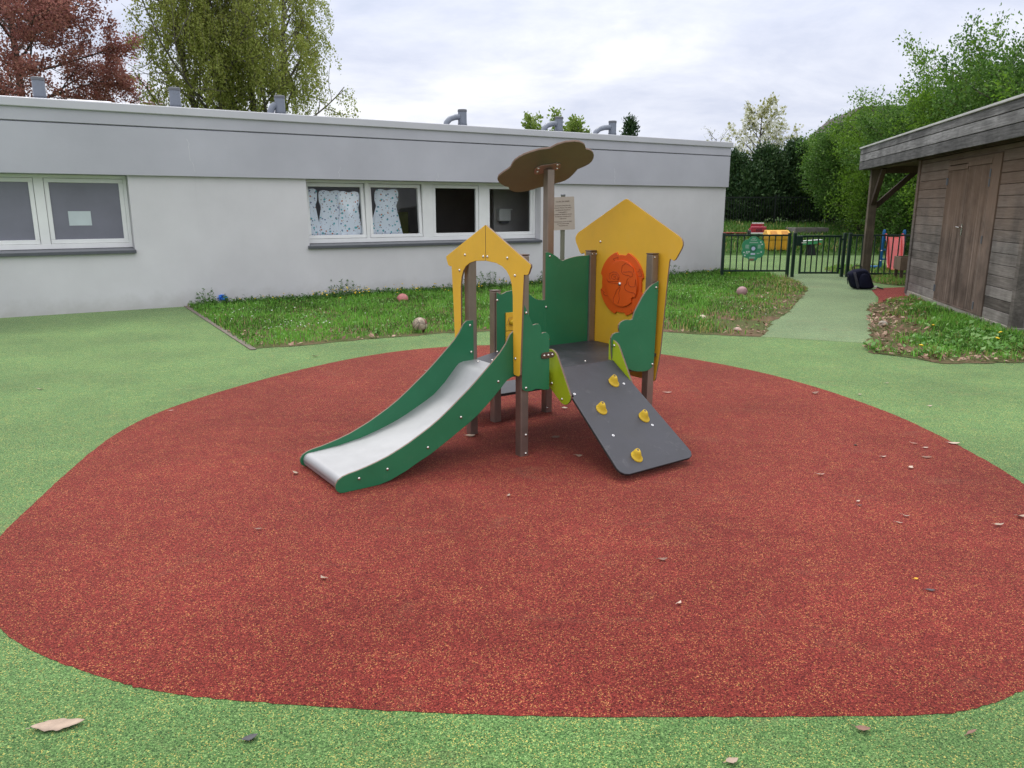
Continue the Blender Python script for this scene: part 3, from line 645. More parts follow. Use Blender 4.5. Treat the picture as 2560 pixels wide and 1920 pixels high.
# ------------------------------------------------------------------ timber shed: local x along the front wall (far = +), y towards the path
SA = math.atan2(.9786, .2056); C0 = (7.442, 14.568)
def S2W(x, y, z=0): return (C0[0]+x*math.cos(SA)-y*math.sin(SA), C0[1]+x*math.sin(SA)+y*math.cos(SA), z)
shed = empty('timber_shed', S2W(0, 0, 0), SA, 'weathered timber shed with flat roof and open porch', 'shed')
XN = -4.85
b = MB(); r = random.Random(2); pz = .10; i = 0
while pz < 2.42:
    h = min(.150, 2.44-pz); g = .0045
    for xa, xb in ((XN+.005, -3.815), (-1.665, -.125)): b.box((xa, -.03, pz), (xb, r.uniform(-.002, .002), pz+h-g))
    b.box((XN-.0, -3.4, pz), (XN+.03, -.035, pz+h-g))          # near end wall
    b.box((-.09, -3.4, pz), (-.06, -.035, pz+h-g))             # porch end wall
    pz += .1515
b.box((-3.815, -.03, 2.345), (-1.665, -.002, 2.44))
b.build('plank_wall', M['plank'], shed, bevel=.004, seg=1)
b = MB(); b.box((-.125, -.14, .04), (.0, .022, 2.44)); b.build('corner_board', M['plank'], shed, bevel=.003)
b = MB(); b.box((XN-.006, -.12, .06), (XN+.10, .020, 2.44)); b.build('corner_board', M['plank'], shed, bevel=.003)
b = MB(); b.box((XN-.02, -3.4, -.05), (-.02, .012, .098)); b.build('plinth', M['concrete'], shed, bevel=.01)
b = MB(); b.box((XN+.06, -3.38, .099), (-.13, -.06, 2.43)); b.build('inner_lining', M['darkwood'], shed)
b = MB(); b.box((-3.812, -.01, .10), (-3.50, .018, 2.34)); b.box((-3.50, -.01, 2.27), (-1.67, .014, 2.34)); b.build('door_frame', M['doorwood'], shed, bevel=.003)
def leaf(xa, xb, top, handle, hinges):
    d = MB(); x = xa; p = .046
    d.box((xa, -.025, .125), (xb, -.006, top))
    while x < xb-.01: d.box((x+.004, -.006, .128), (min(x+p-.012, xb), .014, top-.002)); x += p
    d.box((xa, -.004, top+.004), (xb, .022, top+.075))
    d.box((xa, -.004, .10), (xb, .016, .124))
    o = d.build('door', M['doorwood'], shed, bevel=.0025, seg=1)
    if handle is not None:
        h = MB(); h.tube([(handle, .008, 1.31), (handle, .05, 1.31)], .011, 8); h.tube([(handle-.005, .05, 1.31), (handle+.13, .052, 1.317)], .009, 8); h.box((handle-.02, .010, 1.19), (handle+.02, .016, 1.36))
        h.build('handle', M['bolt'], o, smooth=True)
    for hx, hz in hinges:
        h = MB(); h.tube([(hx, .022, hz-.055), (hx, .022, hz+.055)], .013, 8); h.box((hx-.035, .011, hz-.05), (hx+.035, .017, hz+.05)); h.build('hinge', M['pipe_dark'], o)
leaf(-2.565, -1.67, 2.18, None, ((-1.69, 2.02), (-1.69, .3))); leaf(-3.495, -2.575, 2.21, -2.60, ((-3.49, 2.08), (-3.49, 1.95), (-3.49, 1.16), (-3.49, .22)))
b = MB()
for za, zb in ((2.435, 2.598), (2.610, 2.758), (2.770, 2.888)): b.box((-6.4, .28, za), (3.46, .32, zb)); b.box((3.42, -3.6, za), (3.46, .279, zb))
b.build('roof_fascia', M['facia_wood'], shed, bevel=.003)
b = MB(); b.box((-6.4, .262, 2.44), (3.40, .279, 2.885)); b.build('fascia_backing', M['black0'], shed)
b = MB(); b.box((-6.42, .10, 2.89), (3.49, .345, 2.925)); b.box((3.25, -3.6, 2.89), (3.49, .10, 2.925)); b.build('roof_flashing', M['flash'], shed, bevel=.006)
b = MB(); b.box((-6.4, -3.6, 2.80), (3.42, .28, 2.885)); b.build('roof', M['roof'], shed)
b = MB(); yy = .27
while yy > -3.5: b.box((-6.4, yy-.115, 2.50), (3.42, yy, 2.52)); yy -= .12
b.build('soffit_board', M['darkwood'], shed)
b = MB(); b.box((-6.4, -.06, 2.445), (3.41, .06, 2.50)); b.box((-.11, -.09, 2.44), (3.41, .09, 2.50)); b.box((3.27, -3.4, 2.36), (3.41, -.09, 2.499)); b.build('beam', M['darkwood'], shed, bevel=.004)
b = MB(); b.box((3.24, -.085, -.02), (3.41, .085, 2.439)); b.build('porch_post', M['postwood'], shed, bevel=.006)
def bar(b, p, q, w, h):
    p, q = Vector(p), Vector(q); d = (q-p); L = d.length; d.normalize(); s_ = d.cross(Vector((0, 0, 1))).normalized(); u = s_.cross(d)
    b.prism([(-w/2, -h/2), (w/2, -h/2), (w/2, h/2), (-w/2, h/2)], p, s_, u, d, L)
b = MB(); bar(b, (3.325, -.06, 1.62), (3.325, -.84, 2.40), .09, .11); b.build('brace', M['darkwood'], shed, bevel=.003)
b = MB(); bar(b, (3.26, 0, 1.70), (2.54, 0, 2.45), .09, .11); b.build('brace', M['darkwood'], shed, bevel=.003)

# ------------------------------------------------------------------ green railing and gate
FY = 18.45
def railing(b, x0, x1, zb, zt, pitch, y=FY, w=.012, rail=.020):
    b.box((x0, y-.02, zt-rail*2), (x1, y+.02, zt)); b.box((x0, y-.016, zb-rail), (x1, y+.016, zb+rail))
    n = max(1, round((x1-x0)/pitch)); 
    for i in range(1, n): 
        x = x0+(x1-x0)*i/n; b.box((x-w, y-w, zb+rail), (x+w, y+w, zt-rail*2))
f = empty('green_railing', (5.0, FY, 0), 0, 'dark green metal railing between the white wall and the gate', 'fence', 'dark green metal railings')
b = MB(); railing(b, .035, 1.515, .145, .995, .142, 0); b.build('railing_panel', M['fence_green'], f, bevel=.002)
for x in (0.0, 1.55): b = MB(); b.box((x-.034, -.034, -.05), (x+.034, .034, 1.03)); b.build('post', M['fence_green'], f, bevel=.005)
g = empty('green_gate', (6.62, FY, 0), 0, 'dark green metal gate across the path', 'gate')
b = MB(); x0, x1 = .20, 1.16
b.box((x0, -.02, .925), (x1, .02, .975)); b.box((x0, -.02, .075), (x1, .02, .12)); b.box((x0, -.022, .12), (x0+.045, .022, .925)); b.box((x1-.045, -.022, .12), (x1, .022, .925)); b.build('gate_frame', M['fence_green'], g, bevel=.003)
b = MB()
for i in range(1, 7): x = x0+.02+(x1-x0-.04)*i/7; b.box((x-.012, -.012, .12), (x+.012, .012, .925))
b.build('bars', M['fence_green'], g)
b = MB(); b.box((.09, -.045, .73), (.235, .045, .965)); b.build('lock_box', M['fence_green'], g, bevel=.01)
b = MB(); b.tube([(.19, -.045, .80), (.19, -.085, .80), (.30, -.085, .80)], .009, 8); b.build('handle', M['bolt'], g)
for z_ in (.18, .86): b = MB(); b.box((1.16, -.02, z_), (1.20, .02, z_+.04)); b.build('hinge', M['fence_green'], g)
for x in (.055, 1.235): b = MB(); b.box((x-.034, -.034, -.05), (x+.034, .034, 1.03)); b.build('post', M['fence_green'], g, bevel=.005)
f = empty('green_railing', (7.96, FY, 0), 0, 'dark green metal railing behind the porch post and backpack', 'fence', 'dark green metal railings')
b = MB(); railing(b, .04, 2.9, .075, .995, .142, 0); b.build('railing_panel', M['fence_green'], f, bevel=.002)
for x in (.02, 2.92): b = MB(); b.box((x-.034, -.034, -.05), (x+.034, .034, 1.03)); b.build('post', M['fence_green'], f, bevel=.005)
# flower shaped notice on the railing
nb = empty('notice_board', (5.69, FY-.05, .38), 0, 'green flower shaped notice board fixed to the railing', 'sign')
out_ = []
for i in range(90):
    a = 2*math.pi*i/90; lob = abs(math.cos(a*3-math.pi/2*1.0+.0))
    rr = .245+.045*lob**.7
    out_.append((rr*math.cos(a)*1.0, .285+rr*math.sin(a)))
b = MB(); b.prism(out_, (0, 0, 0), (1, 0, 0), (0, 0, 1), (0, -1, 0), .018); b.build('board', pm('notice_green', (.04, .24, .115), .4, .08, 6), nb, bevel=.003)
def text(body, size, loc, parent, mat, name='lettering', rot=(R(90), 0, 0), align='CENTER', ext=.0008, spacing=1.0):
    cu = bpy.data.curves.new(name, 'FONT'); cu.body = body; cu.size = size; cu.align_x = align; cu.extrude = ext; cu.space_line = spacing
    cu.materials.append(mat); o = bpy.data.objects.new(name, cu); COL.objects.link(o); o.location = loc; o.rotation_euler = rot
    me = bpy.data.meshes.new_from_object(o); q = bpy.data.objects.new(name, me); COL.objects.link(q); q.parent = parent; q.location = loc; q.rotation_euler = rot
    bpy.data.objects.remove(o); return q
M['ink'] = pm('ink_brown', (.05, .022, .015), .7, .1, 20); M['ink_white'] = pm('ink_white', (.55, .62, .58), .6, .05, 20)
text('AIRE\nDE JEUX', .042, (0, -.0195, .515), nb, M['ink_white'])
b = MB(); b.lathe([(.045, 0), (.045, .002)], n=24, M=Matrix.Translation((0, -.0185, .29)) @ Matrix.Rotation(R(90), 4, 'X')); b.build('emblem', pm('emblem_pale', (.45, .50, .66), .5, .05, 9), nb)
b = MB(); b.lathe([(.09, 0), (.09, .001)], n=28, M=Matrix.Translation((0, -.0182, .29)) @ Matrix.Rotation(R(90), 4, 'X')); b.build('emblem_ring', pm('emblem_ring', (.02, .15, .075), .5, .05, 9), nb)
b = MB(); r = random.Random(4)
def bars_(x0, x1, z0, n, dz, h=.006):
    for i in range(n): b.box((x0, -.020, z0-i*dz), (x1-r.random()*.04, -.0182, z0-i*dz+h))
bars_(-.19, -.10, .37, 5, .018); bars_(.10, .20, .37, 5, .018); bars_(-.1, .12, .435, 2, .016); bars_(-.18, -.11, .185, 2, .015); bars_(.09, .17, .18, 2, .014); bars_(-.09, .09, .09, 3, .014)
b.build('small_print', M['ink_white'], nb)['kind'] = 'stuff'
b = MB(); b.box((-.055, -.0205, .145), (.05, -.0182, .185)); b.build('label_plate', pm('label_pale', (.50, .55, .68), .5, .05, 9), nb)
b = MB(); b.box((-.075, -.0205, .015), (.03, -.0182, .05)); b.build('label_plate', pm('label_red', (.26, .09, .07), .5, .05, 9), nb)
for x, z in ((.165, .44), (.20, .39), (-.215, .20), (.19, .21), (-.19, .13), (-.15, .215), (-.10, .215)): b = MB(); b.lathe([(.018, 0), (.018, .002)], n=12, M=Matrix.Translation((x, -.0185, z)) @ Matrix.Rotation(R(90), 4, 'X')); b.build('pictogram', M['ink_white'], nb)

# ------------------------------------------------------------------ notice on a pole
sg = empty('pole_sign', (.775, 12.0, 0), R(4), 'beige text sign on a grey pole behind the play tower', 'sign')
b = MB(); b.tube([(0, 0, -.05), (0, 0, 1.79)], .034, 14); b.build('pole', pm('pole_grey', (.14, .135, .10), .55, .15, 8), sg, smooth=True)
b = MB(); b.lathe([(.037, 1.785), (.037, 1.80), (.03, 1.806)], n=14); b.build('pole_cap', M['pipe_dark'], sg)
tlt = R(-2.6)
b = MB(); Mr = Matrix.Translation((-.005, -.04, 1.52)) @ Matrix.Rotation(tlt, 4, 'Y')
pl = [(-.172, -.245), (.172, -.245), (.178, -.239), (.178, .239), (.172, .245), (-.172, .245), (-.178, .239), (-.178, -.239)]
b.prism(pl, (0, 0, 0), (1, 0, 0), (0, 0, 1), (0, -1, 0), .005); b.v = [tuple(Mr @ Vector(p)) for p in b.v]
b.build('plate', pm('sign_beige', (.37, .31, .265), .5, .05, 6), sg)
for s_, sz, z in (('C.C.A.S. DE LIENES', .025, .170), ('Aire de jeux à la disposition des', .0185, .112), ('enfants de 18 mois à 7 ans, sous la', .0185, .080), ('surveillance des assistantes ou', .0185, .048), ('accompagnateurs.', .0185, .016),
                 ("L'utilisation de l'équipement se place", .0185, -.016), ('et se faire dans le respect de son', .0185, -.048), ('usage normal', .0185, -.080),
                 ('Renseignements : C.C.A.S. de LIENES', .0175, -.126), ('place Paul SUTTY, Lienes', .0175, -.156), ('Tél 02 32 20 14 34', .0175, -.186)):
    p = Mr @ Vector((0, -.0062, z)); text(s_, sz, p, sg, M['ink'], rot=(R(90), -tlt*0+0, 0)).rotation_euler = (R(90), tlt, 0)

# ------------------------------------------------------------------ play tower: local x = a (towards the house panel), y = b (towards the back), z up
TH = R(34.945); TP = (.065, 4.876)
play = empty('play_tower', (TP[0], TP[1], 0), TH, 'small play tower with green slide, grey climbing ramp and cloud canopy on the red rubber', 'play structure')
def T2W(a, b_, z): return (TP[0]+a*math.cos(TH)-b_*math.sin(TH), TP[1]+a*math.sin(TH)+b_*math.cos(TH), z)
X, Y, Zv = (1, 0, 0), (0, 1, 0), (0, 0, 1)
def bolt(parent, p, nrm, rad=.0085, mat=None):
    b = MB(); q = Vector(nrm).to_track_quat('Z', 'Y').to_matrix().to_4x4(); q = Matrix.Translation(p) @ q
    b.lathe([(rad*1.15, 0), (rad*1.1, rad*.35), (rad*.8, rad*.75), (rad*.35, rad*.98)], n=10, M=q)
    return b.build('bolt', mat or M['bolt'], parent, smooth=True)
def post(a, b_, h, label=None):
    b = MB(); b.box((a-.0315, b_-.0315, -.02), (a+.0315, b_+.0315, h)); o = b.build('post', M['post'], play, bevel=.006)
    if h < 1.8:
        c = MB(); c.box((a-.0335, b_-.0335, h), (a+.0335, b_+.0335, h+.009)); c.build('post_cap', M['bracket'], o, bevel=.003)
    if label: o['label'] = label
    return o
p1 = post(0, 0, 1.31); p2 = post(0, .62, 1.30); p3 = post(.82, .80, 1.885, 'tall post carrying the cloud canopy'); p4 = post(1.2, .06, 1.275); p5 = post(.32, .79, 1.0); p6 = post(1.215, .755, 1.265)
for z in (.145, .018): bolt(p1, (.01, -.032, z), (0, -1, 0), .009)
for s_ in (-.02, .02): bolt(p6, (1.222+s_, .722, 1.245), (0, -1, 0), .006)
bolt(p4, (1.19, .027, 1.255), (0, -1, 0), .006)
bolt(p3, (.80, .767, .40), (0, -1, 0), .008); bolt(p3, (.80, .767, .04), (0, -1, 0), .008)
# deck
dk = [(-.02, .02), (1.24, .02), (1.24, .765), (.30, .765), (-.02, .60)]
b = MB(); b.prism(dk, (0, 0, .527), X, Y, Zv, .023, 0, 1); deck = b.build('deck', [M['slate'], M['edge_dark']], play, bevel=.003)
b = MB(); b.box((1.165, .06, .43), (1.235, .74, .522)); b.box((.05, .72, .43), (1.16, .76, .522)); b.box((.05, .03, .44), (1.16, .055, .522)); b.build('deck_frame', M['bracket'], deck)
for a_, b_ in ((.62, .10), (.66, .62), (.95, .14), (.10, .50)): bolt(deck, (a_, b_, .550), Zv, .007)
b = MB(); b.box((.14, .80, .185), (.86, 1.15, .208)); st = b.build('step', M['slate'], play, bevel=.004)
for x_ in (.18, .76): b = MB(); b.box((x_, 1.08, 0), (x_+.06, 1.13, .184)); b.build('step_leg', M['post'], st)
def panel(name, pts, o, U, V, N, th, mat, bolts=(), bolt_n=None, rot=None):
    b = MB(); b.prism(pts, o, U, V, N, th, 0, 1); ob = b.build(name, [mat, M['edge']], play, bevel=.0028)
    o_ = Vector(o); front = o_+Vector(N)*(th+.0003 if bolt_n == 'far' else -.0003); nn = Vector(N)*(1 if bolt_n == 'far' else -1)
    for u, v in bolts: bolt(ob, front+Vector(U)*u+Vector(V)*v, nn)
    return ob
TK = .014
# yellow arch in two halves, plane a = -.06
RH = [(.329, 1.494), (-.169, 1.267), (-.171, 1.252), (-.145, 1.206), (-.128, 1.199), (-.099, 1.199), (-.085, 1.012), (-.061, .562), (-.047, .549), (.004, .551), (.012, .562), (.019, .859), (.021, 1.06), (.033, 1.13), (.055, 1.176), (.09, 1.212), (.14, 1.237), (.21, 1.254), (.329, 1.262)]
LH = [(.661-(u+.002) if i in () else .664-u, v) for i, (u, v) in enumerate(RH)]
LH[0] = (.333, 1.494); LH[-1] = (.333, 1.262)
LH = [(u if u < .4 else u+.012*min(1, (u-.4)/.3), v) for u, v in LH]
panel('arch_panel', RH, (-.06, 0, 0), Y, Zv, X, TK, M['yellow'], [(.306, 1.290), (.077, 1.293), (-.007, 1.189), (-.012, .661)])
panel('arch_panel', LH, (-.06, 0, 0), Y, Zv, X, TK, M['yellow'], [(.586, 1.288), (.356, 1.288), (.662, 1.179)])
# green bush shaped panels on the ramp side
BR_ = [(1.226, 1.087), (1.173, 1.070), (1.13, 1.045), (1.099, 1.017), (1.065, .978), (1.037, .937), (.997, .880), (.978, .828), (.955, .824), (.924, .829), (.893, .826), (.866, .816), (.850, .798), (.847, .775), (.855, .746), (.82, .745), (.793, .735), (.778, .713), (.779, .69), (.788, .60), (.80, .52), (.83, .49), (.880, .472), (.93, .462), (.962, .464), (.996, .450), (1.04, .438), (1.085, .433), (1.13, .430), (1.165, .437), (1.195, .455), (1.207, .48), (1.213, .572)]
panel('bush_panel', BR_, (0, .012, 0), X, Zv, Y, TK, M['green'], [(1.2, 1.041), (1.192, .476)])
BL_ = [(-.028, 1.03), (-.017, 1.005), (0, .975), (.018, .935), (.05, .872), (.075, .878), (.097, .876), (.110, .862), (.116, .836), (.122, .812), (.14, .818), (.158, .816), (.172, .806), (.184, .79), (.187, .60), (.187, .432), (.141, .435), (.11, .445), (.075, .450), (.04, .441), (0, .444), (-.02, .452), (-.034, .465), (-.036, .556), (-.03, .864)]
bl = panel('bush_panel', BL_, (0, -.049, 0), X, Zv, Y, TK, M['green'], [(-.006, .955), (-.004, .468)])
# bracket joining the left bush panel to the ramp cheek
b = MB(); cc = []
for i in range(24):
    a_ = 2*math.pi*i/24; cc.append((.169+.033*math.copysign(abs(math.cos(a_))**.5, math.cos(a_))*1.65, .665+.021*math.copysign(abs(math.sin(a_))**.7, math.sin(a_))))
b.prism(cc, (0, -.0555, 0), X, Zv, Y, .006); br = b.build('joint_plate', M['bracket'], bl, bevel=.0015)
for u in (.137, .170, .203): bolt(bl, (u, -.0557, .665), (0, -1, 0), .008)
# dark green back panel, and low back panel with the yellow puzzle squares
panel('back_panel', [(.75, 1.272), (.775, 1.273), (.80, 1.266), (.83, 1.254), (.867, 1.233), (.895, 1.212), (.917, 1.203), (.945, 1.212), (.988, 1.222), (1.03, 1.229), (1.066, 1.233), (1.19, 1.237), (1.19, .48), (.75, .48)], (0, .742, 0), X, Zv, Y, TK, M['green'], [(.79, 1.242), (.79, .60)])
lowp = panel('low_panel', [(.30, 1.0), (.325, .985), (.347, .980), (.37, .988), (.39, .996), (.42, 1.0), (.455, 1.003), (.50, .998), (.55, .985), (.602, .965), (.63, .944), (.655, .929), (.685, .917), (.724, .912), (.79, .912), (.79, .49), (.30, .49)], (0, .743, 0), X, Zv, Y, TK, M['green'], [(.307, .938), (.305, .552), (.76, .855)])
for z0, z1 in ((.705, .84), (.568, .700)):
    b = MB(); b.prism([(.378, z0), (.51, z0), (.51, z1), (.378, z1)], (0, .730, 0), X, Zv, Y, .0125); sq = b.build('puzzle_square', M['yellow'], lowp, bevel=.002)
    zc_ = (z0+z1)/2; b = MB(); b.lathe([(.016, 0), (.02, .010), (.019, .022), (.012, .030), (.004, .033)], n=14, M=Matrix.Translation((.422, .730, zc_-.004)) @ Matrix.Rotation(R(90), 4, 'X')); b.build('knob', M['holdy'], lowp, smooth=True)
    b = MB(); r = random.Random(int(z0*1000)); 
    for q in range(4): 
        a0 = r.random()*6; b.tube([(.395+.02*q+.012*math.cos(a0+i), .7297, zc_+.035*math.sin(i*.9+q)) for i in range(6)], .0012, 4)
    b.build('groove_line', M['edge'], lowp)
# yellow house panel, plane a = 1.25
hw = [(.404, 1.668), (.385, 1.662), (-.14, 1.409), (-.163, 1.392), (-.176, 1.37), (-.178, 1.348), (-.168, 1.322), (-.128, 1.262), (-.113, 1.242), (-.098, 1.236), (-.08, 1.241), (-.063, 1.246), (-.057, 1.225), (-.049, 1.144), (-.006, .572), (.032, .350), (.04, .338), (.055, .332)]
house = panel('house_panel', hw+[(.818-u, v) for u, v in hw[1:][::-1]], (1.25, 0, 0), Y, Zv, X, TK, M['yellow'], [(.684, 1.342)])
dc, zc_ = .421, 1.032; ring = []
for i in range(120):
    a_ = 2*math.pi*i/120; k_ = min(abs((a_-q+math.pi) % (2*math.pi)-math.pi) for q in (0, math.pi/2, math.pi, 3*math.pi/2))
    rr = .246 if k_ > .245 else (.246-.026*min(1, (.245-k_)/.045))
    ring.append((dc+rr*math.cos(a_), zc_+rr*math.sin(a_)))
b = MB(); b.prism(ring, (1.237, 0, 0), Y, Zv, X, .0127); pz_ = b.build('puzzle_disc', M['orange'], house, bevel=.002)
ring = []
for i in range(80):
    a_ = 2*math.pi*i/80; k_ = abs((a_-R(222)+math.pi) % (2*math.pi)-math.pi); rr = .176 if k_ > .13 else .155
    ring.append((.408+rr*math.cos(a_), 1.036+rr*math.sin(a_)))
b = MB(); b.prism(ring, (1.225, 0, 0), Y, Zv, X, .0118); b.build('puzzle_dial', M['orange'], house, bevel=.0018)
bolt(house, (1.2247, dc, zc_), (-1, 0, 0), .013)
b = MB()
def eng(pts): b.tube([(1.2240, u, v) for u, v in pts], .0016, 4)
for pts in ([(.481,1.077),(.493,1.08),(.485,1.089),(.469,1.086),(.469,1.069),(.487,1.062),(.514,1.07),(.518,1.09),(.494,1.104),(.464,1.102),(.445,1.083),(.456,1.062),(.433,1.068),(.431,1.092),(.459,1.119),(.501,1.12),(.543,1.101),(.545,1.076),(.529,1.059)],
            [(.572,1.062),(.553,1.039),(.534,1.034),(.43,1.033)], [(.553,1.043),(.444,1.051),(.434,1.084)],
            [(.402,1.171),(.406,1.126),(.393,1.111),(.352,1.102),(.323,1.104),(.311,1.093),(.288,1.098),(.281,1.115),(.296,1.133),(.325,1.132),(.365,1.127),(.388,1.127)],
            [(.402,1.171),(.379,1.182),(.368,1.192),(.327,1.183),(.286,1.166),(.271,1.147),(.273,1.131)], [(.245,1.135),(.217,1.139),(.215,1.16),(.198,1.155),(.197,1.128),(.186,1.121),(.193,1.107),(.227,1.105)],
            [(.328,1.084),(.345,1.066),(.349,1.038),(.366,1.025),(.365,1.005),(.353,.99),(.317,.98),(.265,.977),(.24,.96)], [(.333,1.059),(.326,1.036),(.302,1.02),(.256,1.025),(.251,1.081),(.24,1.027),(.238,.992)],
            [(.418,1.01),(.453,.985),(.475,.942),(.492,.912),(.485,.884)], [(.415,1.004),(.431,.962),(.42,.919),(.436,.88)]): eng(pts)
b.build('engraved_drawing', M['engrave'], house)
b = MB()
for pts in ([(.517,1.215),(.499,1.224),(.46,1.232),(.465,1.217)], [(.514,1.215),(.50,1.205)], [(.3,.845),(.281,.812),(.266,.85),(.241,.872)], [(.645,.97),(.606,.949),(.621,.942),(.60,.928),(.57,.927)]): b.tube([(1.2362, u, v) for u, v in pts], .0016, 4)
b.build('engraved_drawing', M['engrave'], house)
# slide
cheek = [(.0, .835), (-.055, .835), (-.082, .815), (-.116, .757), (-.16, .705), (-.24, .632), (-.327, .556), (-.390, .503), (-.454, .455), (-.53, .397), (-.606, .343), (-.68, .298), (-.753, .260), (-.82, .226), (-.884, .199), (-.96, .169), (-1.035, .147), (-1.10, .131), (-1.156, .119), (-1.215, .110), (-1.25, .101), (-1.28, .085), (-1.296, .062), (-1.298, .04), (-1.29, .02), (-1.272, .006), (-1.25, .002),
         (-1.09, .002), (-1.02, .004), (-.954, .016), (-.85, .052), (-.758, .094), (-.68, .126), (-.61, .163), (-.53, .206), (-.457, .248), (-.39, .285), (-.329, .325), (-.27, .372), (-.227, .408), (-.16, .468), (-.109, .518), (-.07, .535), (-.02, .538), (.0, .55)]
slide = MB(); bed = [(.02, .553), (-.09, .550), (-.125, .540), (-.15, .518), (-.18, .485), (-.24, .420), (-.327, .346), (-.39, .311), (-.454, .280), (-.53, .243), (-.606, .211), (-.68, .184), (-.753, .162), (-.82, .143), (-.884, .128), (-1.035, .104), (-1.156, .095), (-1.21, .091)]+[(-1.238-.040*math.sin(q_), .049+.041*math.cos(q_)) for q_ in [i_*math.pi/9 for i_ in range(10)]]
B0, B1 = .016, .585
bv = [(a_, y_, z_) for a_, z_ in bed for y_ in (B0+.014, B1)]+[(a_+.004*0, y_, z_-.006) for a_, z_ in bed for y_ in (B0+.014, B1)]
n_ = len(bed); fs = [(2*i, 2*i+1, 2*i+3, 2*i+2) for i in range(n_-1)]+[(2*n_+2*i, 2*n_+2*i+2, 2*n_+2*i+3, 2*n_+2*i+1) for i in range(n_-1)]+[(0, 2*n_, 2*n_+1, 1)]
slide.add(bv, fs); sl = slide.build('slide_bed', M['steel'], play, smooth=True)
sub = sl.modifiers.new('sub', 'SUBSURF'); sub.levels = 0; sub.render_levels = 0
for u in (.1, .5): bolt(sl, (-.02, u, .5535), Zv, .009)
panel('slide_side', cheek, (0, B0, 0), X, Zv, Y, TK, M['green'], [(-.175, .521), (-.457, .289+.04), (-.695, .175), (-.97, .091), (-1.152, .07)])
panel('slide_side', cheek, (0, B1, 0), X, Zv, Y, TK, M['green'], [(-.03, .80), (-.022, .61)])
# ramp with holds
rb0, rz0, rb1, rz1 = .0, .556, -.785, .048
rd = Vector((0, rb1-rb0, rz1-rz0)); RL = rd.length; rd.normalize(); rn = Vector((1, 0, 0)).cross(rd).normalized()
if rn.z < 0: rn = -rn
ro = Vector((0, rb0, rz0))
rp = [(.2535, 0), (.79, 0), (.808, RL-.08), (.807, RL-.045), (.788, RL-.018), (.758, RL-.004), (.232, RL), (.200, RL-.010), (.180, RL-.032), (.174, RL-.06), (.2365, .275), (.2535, .268)]
b = MB(); b.prism(rp, ro-rn*.018, X, rd, rn, .018, 0, 1); rampo = b.build('ramp', [M['slate'], M['edge_dark']], play, bevel=.004)
def onr(a_, bb): return ro+Vector((a_-.07*(-bb/.715), 0, 0))+rd*(-bb/.715*RL)
r = random.Random(6)
for a_, bb, rot in ((.655, -.155, .2), (.411, -.315, .5), (.694, -.415, .1), (.431, -.63, .4)):
    c = onr(a_, bb); b = MB(); ns, nr = 18, 7; vs = []
    q = Matrix((Vector((1, 0, 0)), rd, rn)).transposed()
    for j in range(nr+1):
        f_ = j/nr; h_ = [0, .006, .010, .020, .034, .044, .048, .047][j]; rad = [.036, .037, .033, .027, .022, .017, .013, .009][j]
        for i in range(ns):
            a2 = 2*math.pi*i/ns; e = 1+.22*math.cos(a2-rot-1.2)*(1-f_)
            p = Vector((rad*e*math.cos(a2)*1.0, rad*e*1.15*math.sin(a2)-.012*f_, h_)); vs.append(c+q @ p)
    fs = [(j*ns+i, j*ns+(i+1) % ns, (j+1)*ns+(i+1) % ns, (j+1)*ns+i) for j in range(nr) for i in range(ns)]+[tuple((nr*ns+i) for i in range(ns))]
    b.add(vs, fs); b.build('climbing_hold', M['holdy'], rampo, smooth=True)
    b = MB(); b.lathe([(.0075, 0), (.0075, .0012)], n=10, M=Matrix.Translation(c+q @ Vector((0, -.012, .0472))) @ q.to_4x4()); b.build('hold_bolt', M['bracket'], rampo)
for a_, bb in ((.735, -.178), (.29, -.19), (.722, -.475), (.37, -.485)):
    c = onr(a_, bb); q = Matrix((Vector((1, 0, 0)), rd, rn)).transposed().to_4x4(); b = MB(); b.lathe([(.009, 0), (.009, .0015), (.007, .003)], n=14, M=Matrix.Translation(c) @ q); b.lathe([(.0035, .003), (.003, .0034)], n=8, M=Matrix.Translation(c) @ q, mi=1)
    b.build('ramp_screw', [M['white_plastic'], M['bracket']], rampo)
lc = [(.042, .686), (.012, .690), (-.012, .684), (-.034, .672), (-.05, .655), (-.064, .632), (-.197, .412), (-.198, .392), (-.19, .374), (-.175, .358), (-.155, .346), (-.135, .340), (-.106, .343), (.003, .412), (.034, .434), (.042, .45)]
panel('ramp_cheek', lc, (.238, -.012, 0), Y, Zv, X, TK, M['lime'], [(0, .46), (-.109, .373)])
panel('ramp_cheek', [(.066, .692), (.035, .697), (.01, .692), (-.015, .680), (-.035, .664), (-.05, .640), (-.17, .438), (-.178, .42), (-.176, .404), (-.168, .404), (.022, .536), (.066, .546)], (.795, -.012, 0), Y, Zv, X, TK, M['lime'], [(.008, .658)])
